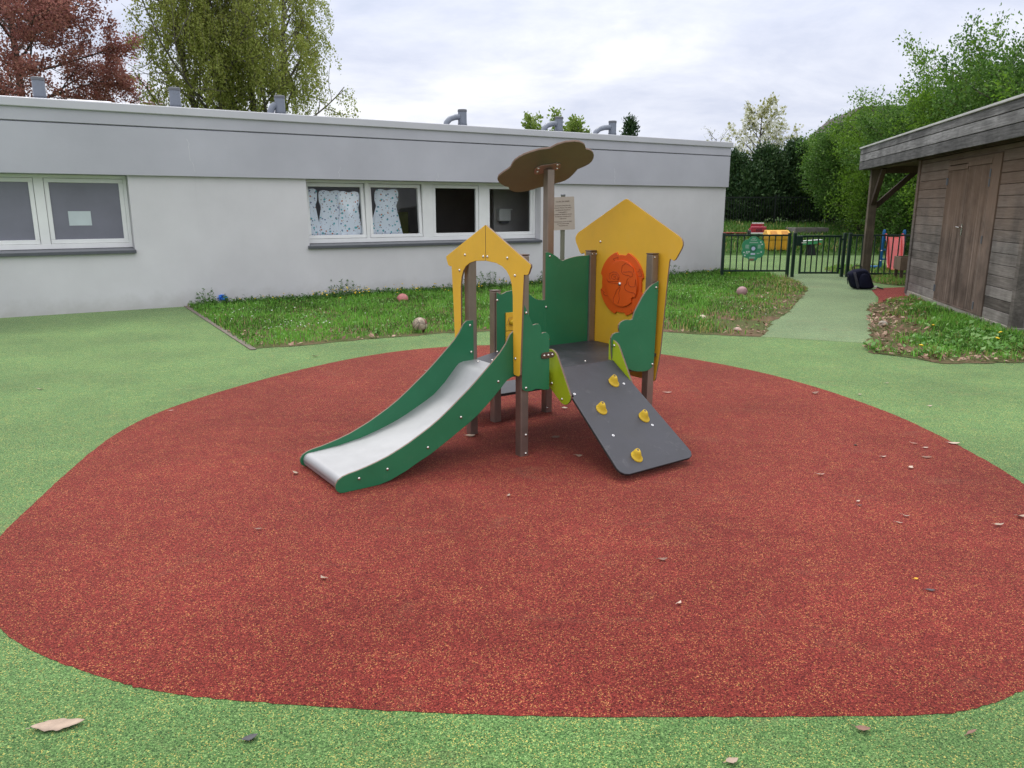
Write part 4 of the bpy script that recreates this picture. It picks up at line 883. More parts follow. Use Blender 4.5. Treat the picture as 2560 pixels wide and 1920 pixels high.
# cloud shaped canopy on the tall post (built in world axes, then brought into the tower)
cn = Vector((.2, -.43, -.88)).normalized(); e1 = (Vector((1, 0, 0))-cn*cn.x).normalized(); e2 = cn.cross(e1)
cl = [(-.395, -.049), (-.393, -.02), (-.385, .01), (-.343, .057), (-.31, .085), (-.295, .105), (-.281, .155), (-.262, .195), (-.23, .227), (-.19, .253), (-.147, .268), (-.083, .281), (-.04, .276), (-.008, .272), (.015, .285), (.045, .305), (.109, .317), (.175, .304), (.21, .285), (.234, .261), (.252, .235), (.259, .215), (.264, .192), (.267, .169), (.292, .150), (.314, .126), (.332, .092), (.341, .053), (.342, .01), (.335, -.028), (.320, -.058), (.296, -.08), (.26, -.1), (.229, -.114), (.222, -.135), (.213, -.157), (.195, -.195), (.172, -.23), (.14, -.261), (.098, -.275), (.05, -.278), (.005, -.292), (-.033, -.293), (-.072, -.294), (-.11, -.306), (-.153, -.315), (-.20, -.312), (-.245, -.30), (-.275, -.278), (-.296, -.249), (-.308, -.22), (-.311, -.192), (-.338, -.17), (-.365, -.13), (-.385, -.09)]
inv = (Matrix.Translation((TP[0], TP[1], 0)) @ Matrix.Rotation(TH, 4, 'Z')).inverted()
cw = Vector(T2W(.82, .80, 1.898))
b = MB(); b.prism(cl, cw, e1, e2, -cn, .016, 0, 1); b.v = [tuple(inv @ Vector(p)) for p in b.v]
can = b.build('canopy', [M['steelbrown'], M['edge']], play, bevel=.003)
b = MB(); fl = [(-.115, -.035), (-.10, -.06), (-.06, -.06), (0, -.052), (.055, -.05), (.085, -.03), (.085, .03), (.055, .055), (0, .052), (-.06, .06), (-.10, .045), (-.115, .02)]
b.prism(fl, cw+cn*.0015, e1, e2, cn, .006); b.v = [tuple(inv @ Vector(p)) for p in b.v]; b.build('flange', M['flange'], can, bevel=.001)
for u, v in ((-.09, -.02), (-.085, .03), (.06, -.025), (.06, .03)):
    p = inv @ (cw+cn*.008+e1*u+e2*v); bolt(can, p, (inv.to_3x3() @ cn), .009)

# ------------------------------------------------------------------ balls, backpack, small things on the lawn
m, t, bs = base_mat('worn_ball'); M['ball'] = m
tc = nd(t, 'TexCoord'); vo = nd(t, 'TexVoronoi', {'Scale': 9.0}); t.links.new(tc.outputs['Object'], vo.inputs['Vector'])
nn = nd(t, 'TexNoise', {'Scale': 11.0, 'Detail': 6.0, 'Roughness': .7}); t.links.new(tc.outputs['Object'], nn.inputs['Vector'])
c = ramp(t, [(.32, (.07, .055, .045)), (.48, (.30, .23, .16)), (.62, (.42, .35, .27))], nn.outputs[0]).outputs[0]
sp = nd(t, 'SeparateColor'); t.links.new(vo.outputs['Color'], sp.inputs[0])
c = mixc(t, math_n(t, 'MULTIPLY', math_n(t, 'GREATER_THAN', sp.outputs[0], .52), .85), c, (.20, .03, .028))
ve = nd(t, 'TexVoronoi', {'Scale': 9.0}, feature='DISTANCE_TO_EDGE'); t.links.new(tc.outputs['Object'], ve.inputs['Vector'])
c = mixc(t, math_n(t, 'MULTIPLY', math_n(t, 'LESS_THAN', ve.outputs['Distance'], .035), .8), c, (.05, .04, .035))
t.links.new(c, bs.inputs['Base Color']); bs.inputs['Roughness'].default_value = .55
def ball(x, y, z, rad, mat, label, name='ball', squash=1.0):
    b = MB(); n = 20; prof = [(max(.0005, rad*math.cos(-math.pi/2+math.pi*i/n)), rad*squash*math.sin(-math.pi/2+math.pi*i/n)) for i in range(n+1)]
    b.lathe(prof, n=28); o = b.build(name, mat, smooth=True); o.location = (x, y, z); o.rotation_euler = (.5, .3, .2); return tag(o, label, 'ball', 'worn balls left on the lawn')
ball(-1.215, 10.06, .098, .100, M['ball'], 'worn beige and dark red football at the lawn edge')
ball(-1.93, 13.55, .035, .10, pm('ball_pink', (.48, .17, .16), .5, .25, 14), 'faded pink and white ball half sunk in the grass near the wall')
ball(4.30, 14.4, .075, .10, pm('ball_dull', (.34, .20, .20), .6, .2, 10), 'dull pinkish brown ball on the lawn near the path')
def rock(x, y, s_, mat, label, name, cat, seed, group=None):
    b = MB(); r = np.random.default_rng(seed); n = 8; prof = [(max(.001, math.cos(-math.pi/2+math.pi*i/n)), math.sin(-math.pi/2+math.pi*i/n)) for i in range(n+1)]
    b.lathe(prof, n=12); b.v = [(p[0]*s_[0]*(1+.18*math.sin(p[1]*3+seed)), p[1]*s_[1]*(1+.15*math.cos(p[0]*4+seed)), p[2]*s_[2]) for p in b.v]
    o = b.build(name, mat, smooth=True); o.location = (x, y, s_[2]*.55); return tag(o, label, cat, group)
rock(2.80, 11.25, (.055, .05, .045), pm('pale_stone', (.50, .42, .30), .8, .15, 12), 'pale stone in the grass right of the play tower', 'stone', 'stone', 1)
rock(3.0, 10.15, (.05, .045, .035), pm('pink_stone', (.48, .33, .29), .8, .15, 12), 'pinkish stone on the bare lawn edge', 'stone', 'stone', 2)
rock(5.15, 10.6, (.06, .05, .05), pm('grey_stone', (.33, .29, .24), .8, .2, 12), 'grey brown stone in front of the shed door', 'stone', 'stone', 3)
rock(2.37, 5.08, (.012, .010, .008), M['ink'], 'small dark pebble on the red rubber right of the ramp', 'pebble', 'pebble', 4)
b = MB(); r = np.random.default_rng(3)
for q in range(26):
    a_ = r.random()*6.28; c = np.array([r.normal(0, .05), r.normal(0, .04), .08+r.normal(0, .03)]); d = unit(r.normal(0, 1, 3))*.07; e = unit(np.cross(d, r.normal(0, 1, 3)))*.04
    b.add([c-d, c+e, c+d, c-e], [(0, 1, 2, 3)])
o = b.build('plastic_bag', pm('blue_plastic', (.02, .17, .62), .35, .2, 20)); o.scale = (.75,)*3; o.location = (-4.95, 13.1, .05); tag(o, 'crumpled blue plastic scrap in the weeds by the wall', 'litter')

bp = empty('backpack', (7.08, 15.62, 0), R(-6), 'dark navy backpack slumped on the green path by the porch post', 'backpack')
M['navy'] = pm('navy_nylon', (.008, .009, .022), .85, .25, 9, bump=.2, bscale=400, spec=.15); M['navy2'] = pm('navy_strap', (.03, .028, .045), .6, .2, 15); M['black'] = pm('black_webbing', (.008, .008, .010), .6, .2, 15)
def softbox(outline, d0, d1, seed, puff=.05, n=10):
    """outline in (x,z); depth from y=d0 to d1 with puffed faces"""
    b = MB(); N_ = len(outline); cx_ = sum(p[0] for p in outline)/N_; cz_ = sum(p[1] for p in outline)/N_; rows = []
    for j in range(n+1):
        f_ = j/n; y_ = d0+(d1-d0)*f_; sc = .80+.20*math.sin(math.pi*f_)**.45; rows.append((y_, sc))
    vs = [(cx_+(p[0]-cx_)*sc, y_, max(.004, cz_+(p[1]-cz_)*sc)) for y_, sc in rows for p in outline]
    fs = [(j*N_+i, j*N_+(i+1) % N_, (j+1)*N_+(i+1) % N_, (j+1)*N_+i) for j in range(n) for i in range(N_)]+[tuple(range(N_))[::-1], tuple(n*N_+i for i in range(N_))]
    b.add(vs, fs); return b
ol = smooth_loop([(-.29, .33), (-.18, .395), (.02, .42), (.10, .36), (.15, .28), (.19, .16), (.245, .05), (.20, .005), (-.03, .0), (-.19, .01), (-.245, .14), (-.29, .26)], 2)
softbox(ol, -.10, .16, 1).build('body', M['navy'], bp, smooth=True)
ol2 = smooth_loop([(-.05, .33), (.06, .31), (.12, .2), (.17, .06), (.12, .02), (-.06, .02), (-.11, .08), (-.10, .22)], 2)
softbox(ol2, -.15, -.06, 2).build('front_pocket', M['navy'], bp, smooth=True)
b = MB(); b.tube([(-.20, -.10, .345), (-.19, -.125, .30), (-.15, -.13, .18), (-.11, -.13, .06), (-.10, -.11, .015)], .027, 6); b.build('compression_strap', M['navy2'], bp, smooth=True)
b = MB(); b.tube([(-.20, .03, .39), (-.205, .03, .435), (-.15, .03, .465), (-.06, .03, .465), (-.02, .03, .44), (-.03, .03, .40)], .011, 8); b.build('handle', M['black'], bp, smooth=True)
b = MB(); b.tube([(.21, -.02, .07), (.27, -.05, .05), (.33, -.08, .03), (.39, -.11, .018)], .013, 6); b.tube([(-.28, -.02, .28), (-.31, -.05, .2), (-.29, -.06, .1)], .008, 6); b.build('strap', M['black'], bp, smooth=True)
b = MB(); b.box((.22, -.09, .045), (.27, -.06, .075)); b.build('buckle', M['white_plastic'], bp, bevel=.004)

pl_ = empty('planter_box', (8.93, 17.62, 0), R(-12), 'small wooden trough planter on legs beside the shed corner', 'planter')
b = MB(); frame_rect_ = None
for lo, hi in (((-.18, -.28, .24), (-.155, .28, .53)), ((.155, -.28, .24), (.18, .28, .53)), ((-.154, -.28, .24), (.154, -.255, .53)), ((-.154, .255, .24), (.154, .28, .53)), ((-.154, -.254, .25), (.154, .254, .27))): b.box(lo, hi)
b.build('trough', pm('planter_wood', (.17, .115, .08), .8, .2, 8), pl_, bevel=.004)
b = MB(); b.box((-.15, -.25, .27), (.15, .25, .46)); b.build('soil', M['soil'], pl_)
for sx_ in (-1, 1):
    for sy_ in (-1, 1): b = MB(); b.box((sx_*.12-.03, sy_*.22-.03, -.02), (sx_*.12+.03, sy_*.22+.03, .239)); b.build('leg', M['darkwood'], pl_)

# ------------------------------------------------------------------ toys beyond the fence
M['red_pl'] = pm('red_plastic', (.36, .030, .026), .4, .1, 5); M['blue_pl'] = pm('blue_plastic_toy', (.012, .13, .36), .4, .12, 5); M['yel_pl'] = pm('yellow_plastic', (.70, .36, .03), .45, .08, 5); M['dred'] = pm('jeep_red', (.30, .010, .03), .4, .1, 6)
ts = empty('toddler_slide', (9.88, 20.1, 0), R(-20), 'small red and blue plastic slide behind the railing', 'slide')
b = MB(); ch = []
for j, (y_, z_, w_, h_) in enumerate([(.55, .84, .17, .10), (.35, .80, .17, .13), (.1, .56, .165, .14), (-.15, .30, .16, .13), (-.35, .12, .155, .10), (-.52, .06, .15, .06)]):
    ch.append([(-w_-.05, y_, z_+h_), (-w_-.01, y_, z_+h_), (-w_+.03, y_, z_+.01), (w_-.03, y_, z_+.01), (w_+.01, y_, z_+h_), (w_+.05, y_, z_+h_), (w_+.02, y_, z_-.03), (-w_-.02, y_, z_-.03)])
vs = [p for row in ch for p in row]
b.add(vs, [(j*8+i, j*8+(i+1) % 8, (j+1)*8+(i+1) % 8, (j+1)*8+i) for j in range(5) for i in range(8)]+[tuple(range(8)), tuple(40+i for i in range(8))[::-1]])
b.build('chute', M['red_pl'], ts, bevel=.01)
for sx_ in (-1, 1):
    b = MB(); b.tube([(sx_*.255, .70, .0), (sx_*.25, .66, .55), (sx_*.24, .58, .98), (sx_*.24, .57, 1.04)], [.05, .045, .042, .03], 10); b.build('side_post', M['blue_pl'], ts, smooth=True)
b = MB(); b.tube([(-.60, .66, .06), (-.26, .70, .05)], [.03, .05], 8); b.tube([(.26, .70, .05), (.60, .66, .06)], [.05, .03], 8); b.build('foot', M['blue_pl'], ts, smooth=True)
b = MB()
for z_ in (.25, .5, .75): b.box((-.22, .62, z_), (.22, .70, z_+.04))
b.build('step', M['blue_pl'], ts, bevel=.008)
b = MB()
for z_, s_ in ((.50, 1), (.24, 1.1)): b.lathe([(.004, 0), (.035*s_, .01), (.03*s_, .02), (.01, .024)], (-.30, .30, z_), 8)
b.build('flower_ornament', M['white_plastic'], ts, smooth=True)
cz = .13
cb = empty('storage_chest', (9.52, 28.1, cz), R(3), 'yellow plastic storage chest on the grass behind the railing', 'chest')
b = MB(); b.frustum((0, 0, 0), (.33, .22), (0, 0, .36), (.37, .26))
for i in range(4): b.box((-.31+i*.17, -.262, .02), (-.25+i*.17, -.235, .34))
b.build('body', M['yel_pl'], cb, bevel=.015)
b = MB(); b.frustum((0, 0, .362), (.39, .28), (0, 0, .50), (.42, .31)); b.frustum((0, 0, .502), (.43, .32), (0, .10, .70), (.40, .12)); b.build('lid', M['yel_pl'], cb, bevel=.02)
ydeep = pm('yellow_deep', (.50, .20, .008), .5, .1, 6)
for sx_ in (-.2, .2):
    b = MB(); b.add([(sx_-.11, -.258, .555), (sx_+.11, -.258, .555), (sx_+.11, -.128, .668), (sx_-.11, -.128, .668)], [(0, 1, 2, 3)])
    o = b.build('grip_recess', ydeep, cb); so_ = o.modifiers.new('s', 'SOLIDIFY'); so_.thickness = .012; so_.offset = 0
jp = empty('spring_rider', (9.40, 30.0, .32), R(-8), 'red jeep shaped spring rider with white windscreen bar beyond the fence', 'spring rider')
b = MB(); b.box((-.28, -.30, .36), (.28, .35, .52)); b.frustum((0, -.10, .521), (.28, .20), (0, -.10, .60), (.26, .18)); b.build('body', M['dred'], jp, bevel=.02)
b = MB(); b.box((-.30, -.345, .33), (.20, -.305, .375)); b.box((-.22, -.02, .70), (.22, .02, .735)); b.build('bumper', M['white_plastic'], jp, bevel=.008)
b = MB(); b.box((-.22, -.018, .60), (-.19, .018, .70)); b.box((.19, -.018, .60), (.22, .018, .70)); b.box((-.22, .25, .52), (.22, .29, .68)); b.build('windscreen_frame', M['dred'], jp, bevel=.006)
b = MB(); b.lathe([(.045, 0), (.045, .02)], n=14, M=Matrix.Translation((-.17, -.30, .47)) @ Matrix.Rotation(R(90), 4, 'X')); b.lathe([(.045, 0), (.045, .02)], n=14, M=Matrix.Translation((.17, -.30, .47)) @ Matrix.Rotation(R(90), 4, 'X')); b.build('headlight', M['red_pl'], jp, smooth=True)
b = MB()
for i in range(5): b.box((-.10+i*.045, -.312, .41), (-.08+i*.045, -.301, .51))
b.build('grille', M['black'], jp)
b = MB()
for sx_ in (-1, 1):
    for y_ in (-.18, .22): b.lathe([(.10, -.03), (.10, .03)], n=16, M=Matrix.Translation((sx_*.30, y_, .36)) @ Matrix.Rotation(R(90), 4, 'Y'))
b.build('wheel_disc', M['black'], jp, bevel=.01)
b = MB(); b.tube([(.09*math.cos(i*.6), .09*math.sin(i*.6), i*.0075) for i in range(46)], .013, 6); b.build('spring', M['black'], jp, smooth=True)
sw = empty('seesaw', (10.42, 27.2, 0), R(4), 'low green and white seesaw on the grass seen through the gate', 'seesaw')
b = MB(); bar(b, (-.42, 0, .40), (.36, 0, .455), .16, .12); b.build('beam', pm('seesaw_green', (.07, .33, .14), .45, .08, 6), sw, bevel=.02)
b = MB(); bar(b, (-.46, 0, .475), (.36, 0, .53), .20, .022); b.build('seat_rim', M['white_plastic'], sw, bevel=.006)
b = MB(); b.box((.20, -.09, .36), (.33, .09, .425)); b.build('seat_end', pm('seesaw_orange', (.42, .16, .05), .5, .1, 6), sw, bevel=.01)
b = MB(); b.frustum((0, 0, 0), (.16, .12), (0, 0, .37), (.08, .07)); b.build('pivot', M['black'], sw)
tb = empty('timber_bed', (12.4, 33.0, .60), R(4), 'low weathered timber edged bed in front of the dark hedge', 'planter')
b = MB(); b.box((-.70, -.5, -.1), (.72, -.44, .20)); b.box((-.70, .44, -.1), (.72, .5, .20)); b.box((-.70, -.439, -.1), (-.64, .439, .20)); b.box((.66, -.439, -.1), (.72, .439, .20)); b.build('boards', pm('grey_board', (.17, .155, .145), .85, .2, 6), tb, bevel=.01)
b = MB(); b.box((-.63, -.43, -.1), (.65, .43, .14)); b.build('soil', M['soil'], tb)
ff = empty('tall_fence', (9.2, 36, .85), 0, 'tall dark bar fence in front of the conifers', 'fence')
b = MB(); b.box((-2.2, -.02, 1.20), (5.3, .02, 1.25)); b.box((-2.2, -.02, .06), (5.3, .02, .10))
x = -2.2
while x < 5.3: b.box((x-.012, -.012, .0), (x+.012, .012, 1.26)); x += .125
b.build('railing_panel', M['fence_dark'], ff)
for x in (-2.2, .3, 2.8, 5.3): b = MB(); b.box((x-.04, -.04, -.1), (x+.04, .04, 1.34)); b.build('post', M['fence_dark'], ff)

# ------------------------------------------------------------------ dead leaves on the rubber
LM = [pm('dry_leaf_pale', (.37, .275, .205), .7, .18, 30), pm('dry_leaf_brown', (.22, .12, .085), .75, .25, 30), pm('dry_leaf_grey', (.075, .072, .075), .8, .25, 30), pm('dry_leaf_white', (.50, .38, .30), .75, .15, 30), pm('dry_leaf_yellow', (.70, .36, .01), .6, .15, 30)]
def leafthing(x, y, ln, wd, rot, mi, label, curl=.25, seed=0, group='fallen leaves on the rubber ground'):
    r = random.Random(seed*7+3); n = 14; b = MB(); vs = []; pk = r.uniform(.36, .6); sk = r.uniform(-.35, .35); ph = r.random()*6
    for i in range(n+1):
        f_ = i/n; g_ = (f_/pk if f_ < pk else (1-f_)/(1-pk)); w_ = wd/2*(math.sin(min(1, g_)*math.pi/2)**.9)+.0005
        z_ = curl*ln*(.5-f_)**2*1.2+.004+.05*ln*curl*math.sin(f_*7+ph); bend = .06*ln*math.sin(f_*3+ph)
        for sgn, k_ in ((-1, 1), (0, 0), (1, 1)):
            ww = w_*(1+sgn*sk)*(1+.16*r.uniform(-1, 1)) if sgn else 0
            vs.append(((f_-.5)*ln+(.05*ln*r.uniform(-1, 1) if sgn and 0 < i < n else 0)*.4, bend+sgn*ww, z_+k_*curl*w_*(.8 if sgn*sk > 0 else .2)))
    b.add(vs, [(i*3+j, i*3+j+1, (i+1)*3+j+1, (i+1)*3+j) for i in range(n) for j in range(2)])
    b.tube([(-.5*ln-.012, .002, .004+curl*ln*.3), (-.5*ln, .0, .004+curl*ln*.3)], .0012, 4)
    if ln < .14: b.v = [(p[0]*.85, p[1]*.85, p[2]*.85) for p in b.v]
    o = b.build('fallen_leaf', LM[mi], smooth=True); s_ = o.modifiers.new('solid', 'SOLIDIFY'); s_.thickness = .0008
    o.location = (x, y, .005); o.rotation_euler = (0, 0, rot); return tag(o, label, 'leaf', group)
for i, a_ in enumerate([
 (-1.435, 2.13, .155, .055, .33, 0, 'large pale brown leaf on the green rubber in the bottom left corner', .10),
 (-.81, 2.07, .06, .032, .5, 2, 'torn dark grey leaf scrap on the green rubber near the bottom edge', .2),
 (-.83, 3.12, .045, .022, 2.5, 0, 'curled pale leaf on the red rubber below the slide end', .6),
 (.70, 3.30, .055, .02, .2, 1, 'dark brown curled leaf on the red rubber below the ramp', .5),
 (.69, 2.90, .035, .016, .9, 3, 'thin light leaf alone on the red rubber in the lower middle', .5),
 (1.10, 2.11, .055, .035, -.3, 1, 'reddish brown pointed leaf on the green rubber below the red patch', .4),
 (.65, 1.965, .05, .03, .4, 0, 'pale leaf cut by the bottom edge of the picture', .3),
 (2.79, 5.11, .05, .02, -.6, 3, 'white curled leaf, upper one of the cluster near the right red edge', .5),
 (2.82, 5.01, .045, .02, .1, 3, 'small pale leaf between two others near the right red edge', .3),
 (2.44, 4.82, .05, .022, .2, 3, 'pale flat leaf left of the cluster at the right red edge', .3),
 (2.72, 4.81, .08, .03, -.2, 1, 'grey brown long leaf under the white curled one at the right', .2),
 (2.51, 4.60, .055, .03, .6, 3, 'twisted whitish leaf lowest of the cluster at the right', .6),
 (1.89, 4.47, .06, .022, -.1, 3, 'whitish curled leaf on the red rubber right of the ramp foot', .6),
 (2.09, 3.82, .045, .022, -.5, 0, 'pinkish folded leaf, upper of the pair in the right middle', .6),
 (2.01, 3.73, .04, .018, -.4, 0, 'pinkish folded leaf, lower of the pair in the right middle', .4),
 (2.51, 3.70, .07, .02, .1, 0, 'long pale leaf close to the right edge of the picture', .5),
 (2.69, 3.81, .06, .035, .1, 0, 'rough grey pink leaf cut by the right edge of the picture', .7),
 (1.79, 3.01, .045, .018, -.1, 2, 'dark leaf flat on the red rubber under the yellow petal', .1),
 (1.78, 3.11, .022, .016, .1, 4, 'bright yellow petal on the red rubber at the lower right', .4),
 (3.07, 5.12, .10, .035, -.1, 3, 'pale leaf lying across the border of red and green rubber', .2),
 (1.43, 2.09, .06, .012, .5, 1, 'thin dark twig like leaf on the green rubber at the lower right', .2),
 (1.93, 4.03, .03, .015, .7, 3, 'tiny light leaf above a tiny dark one on the red rubber', .4),
 (1.91, 3.97, .035, .014, .0, 2, 'tiny dark leaf below a tiny light one on the red rubber', .2),
 (-1.33, 4.49, .06, .03, -.7, 0, 'pale crumpled leaf beside the slide end', .7),
 (-.30, 5.29, .09, .045, .1, 0, 'beige leaf under the slide near the back post', .35),
 (.31, 5.24, .08, .04, .3, 1, 'brown leaf in the shadow under the tower deck', .6),
 (.44, 4.83, .06, .03, -.2, 0, 'pale leaf in the shadow left of the ramp', .5),
 (-.85, 7.55, .07, .03, -.2, 0, 'pale leaf on the red rubber behind the slide', .3),
 (1.38, 6.63, .09, .03, .1, 3, 'whitish leaf on the red rubber behind the right post', .15),
 (-.02, 4.12, .04, .02, 1.2, 0, 'small pale leaf in front of the tower posts', .5),
 (-2.17, 8.33, .09, .05, .3, 0, 'pale curled leaf on green rubber in front of the lawn', .6),
 (-4.26, 6.76, .08, .035, .1, 0, 'pale leaf alone on the green rubber at the left', .4),
 (-1.29, 3.65, .045, .014, -.1, 1, 'thin dark leaf on the red rubber below the slide end at left', .4),
 (.43, 6.07, .06, .035, .1, 3, 'whitish leaf beside the tall canopy post', .5),
 (2.67, 6.59, .08, .04, .1, 1, 'brown folded leaf on red rubber near its upper right border', .7),
 (-2.75, 6.0, .04, .012, .4, 3, 'thin white stalk leaf on the left border of the red rubber', .3),
 (3.9, 5.55, .10, .03, -.1, 1, 'dark brown leaf on the green rubber at the right', .2),
 (3.45, 6.15, .05, .025, .1, 3, 'cream leaf on the green rubber right of the red border', .3),
 (3.05, 6.55, .045, .02, .3, 3, 'cream leaf touching the red border at the upper right', .3),
 (3.5, 7.0, .05, .02, .3, 3, 'small cream leaf on the green rubber before the shed strip', .3)]): leafthing(*a_, seed=i)
for s_, off, sz in ((.08, .03, .07), (.3, .01, .05), (.52, .04, .06), (.75, .02, .06)):
    pass

# ------------------------------------------------------------------ trees
M['l_beech'] = leafmat('copper_leaf', [(.21, .082, .073), (.34, .145, .12), (.44, .20, .155), (.27, .10, .095), (.44, .24, .16)], .5)
M['l_birch'] = leafmat('birch_leaf', [(.20, .235, .040), (.30, .345, .07), (.38, .43, .12), (.26, .25, .06)], .55)
M['l_hedge'] = leafmat('shrub_leaf', [(.065, .14, .012), (.115, .225, .018), (.18, .33, .034), (.08, .165, .02), (.24, .39, .055)], .48)
M['l_hedge2'] = leafmat('shrub_leaf_deep', [(.04, .10, .015), (.07, .155, .025), (.105, .215, .038), (.15, .26, .065)], .4)
M['l_yew'] = leafmat('yew_leaf', [(.014, .040, .014), (.030, .070, .022), (.065, .115, .035), (.02, .052, .017)], .15)
M['l_pale'] = leafmat('fresh_leaf', [(.14, .22, .03), (.21, .30, .06), (.27, .34, .09)], .45)
M['l_white'] = leafmat('blossom', [(.70, .70, .62), (.85, .84, .78), (.58, .60, .46)], .4)
M['l_ygreen'] = leafmat('young_leaf', [(.25, .26, .06), (.34, .34, .12)], .4)
def leaves(name, P, size, mats, mi, parent, seed, droop=0.0, D=None, asp=.5):
    r = np.random.default_rng(seed); N = len(P)
    d = r.normal(0, 1, (N, 3)) if D is None else D+r.normal(0, .55, (N, 3)); d[:, 2] -= droop; d = unit(d)
    s_ = unit(np.cross(d, r.normal(0, 1, (N, 3)))); L = (size*(.6+.8*r.random(N)))[:, None]
    v = np.stack([P, P+d*L*.45+s_*L*asp*.5, P+d*L, P+d*L*.45-s_*L*asp*.5], 1)
    return np_mesh(name, v, [(0, 1, 2, 3)], mats, mi, parent)
def grow(b, r, p, d, L, rad, lvl, cfg, out):
    p = np.array(p, float); d = np.array(d, float); n = cfg['seg'][lvl]; P = [p.copy()]; Ds = [d.copy()]
    for i in range(n):
        d = d+r.normal(0, cfg['wob'][lvl], 3)+np.array([0, 0, cfg['up'][lvl]]); d /= np.linalg.norm(d)
        p = p+d*L/n; P.append(p.copy()); Ds.append(d.copy())
    if rad > .0: b.tube(P, [max(.003, rad*(1-.75*i/n)) for i in range(n+1)], [8, 5, 4, 3, 3][lvl], caps=False)
    last = lvl == len(cfg['n'])
    if last or lvl >= cfg.get('leaf_from', 99):
        k = cfg['leaves'] if last else cfg['leaves']//3
        for _ in range(k):
            f_ = r.random()*n; i = min(int(f_), n-1); f_ -= i
            q = P[i]*(1-f_)+P[i+1]*f_+r.normal(0, cfg['jit'], 3); out.append((q, Ds[i]))
    if last: return
    k = cfg['n'][lvl]; t0 = cfg['t0'][lvl]
    for c in range(k):
        f_ = t0+(1-t0)*(c+r.random()*.8)/k; x_ = f_*n; i = min(int(x_), n-1); q = P[i]+(P[i+1]-P[i])*(x_-i); dd = Ds[i]
        u = np.cross(dd, [0, 0, 1.0] if abs(dd[2]) < .9 else [1.0, 0, 0]); u /= np.linalg.norm(u); w = np.cross(dd, u)
        az = c*2.399+r.random()*1.2; an = R(cfg['ang'][lvl])*(.75+.5*r.random())
        nd_ = dd*math.cos(an)+(u*math.cos(az)+w*math.sin(az))*math.sin(an)
        prof = cfg['prof'](f_) if lvl == 0 and 'prof' in cfg else (1.15-.6*f_)
        grow(b, r, q, nd_, L*cfg['ratio'][lvl]*prof*(.75+.5*r.random()), rad*cfg['rr'][lvl]*(1-.45*f_), lvl+1, cfg, out)
def tree(name, label, cat, loc, H, rad, cfg, leaf, size, seed, bark='bark', stems=1, group=None, droop=.0, asp=.5, mats=None, mi_fn=None, spread=.12):
    o = empty(name, loc, 0, label, cat, group); r = np.random.default_rng(seed); b = MB(); out = []
    for s_ in range(stems):
        a_ = 6.283*s_/stems+r.random(); sp = spread if stems > 1 else .03
        grow(b, r, (math.cos(a_)*.12*(stems > 1), math.sin(a_)*.12*(stems > 1), -.05), (math.cos(a_)*sp*(.5+r.random()), math.sin(a_)*sp*(.5+r.random()), 1), H*(.85+.2*r.random() if stems > 1 else 1), rad, 0, cfg, out)
    b.build('trunk', M[bark], o)
    P = np.array([q for q, _ in out]); D = np.array([d for _, d in out])
    keep = P[:, 2] > .15; P = P[keep]; D = D[keep]
    mi = None if mi_fn is None else mi_fn(P, r)
    leaves('crown', P, size, mats or M[leaf], mi, o, seed+1, droop, D, asp)
    return o
cfg_beech = dict(n=[28, 10, 7], seg=[8, 6, 4, 3], wob=[.03, .09, .12, .15], up=[.02, .035, .03, .03], t0=[.30, .22, .15], ang=[66, 42, 40], ratio=[.43, .42, .42], rr=[.33, .45, .5], leaves=52, jit=.13, prof=lambda f: 1.5-1.2*f)
tree('copper_beech', 'copper red beech rising behind the roof at the left', 'tree', (-20.4, 33, 0), 12.2, .24, cfg_beech, 'l_beech', .105, 101, asp=.62)
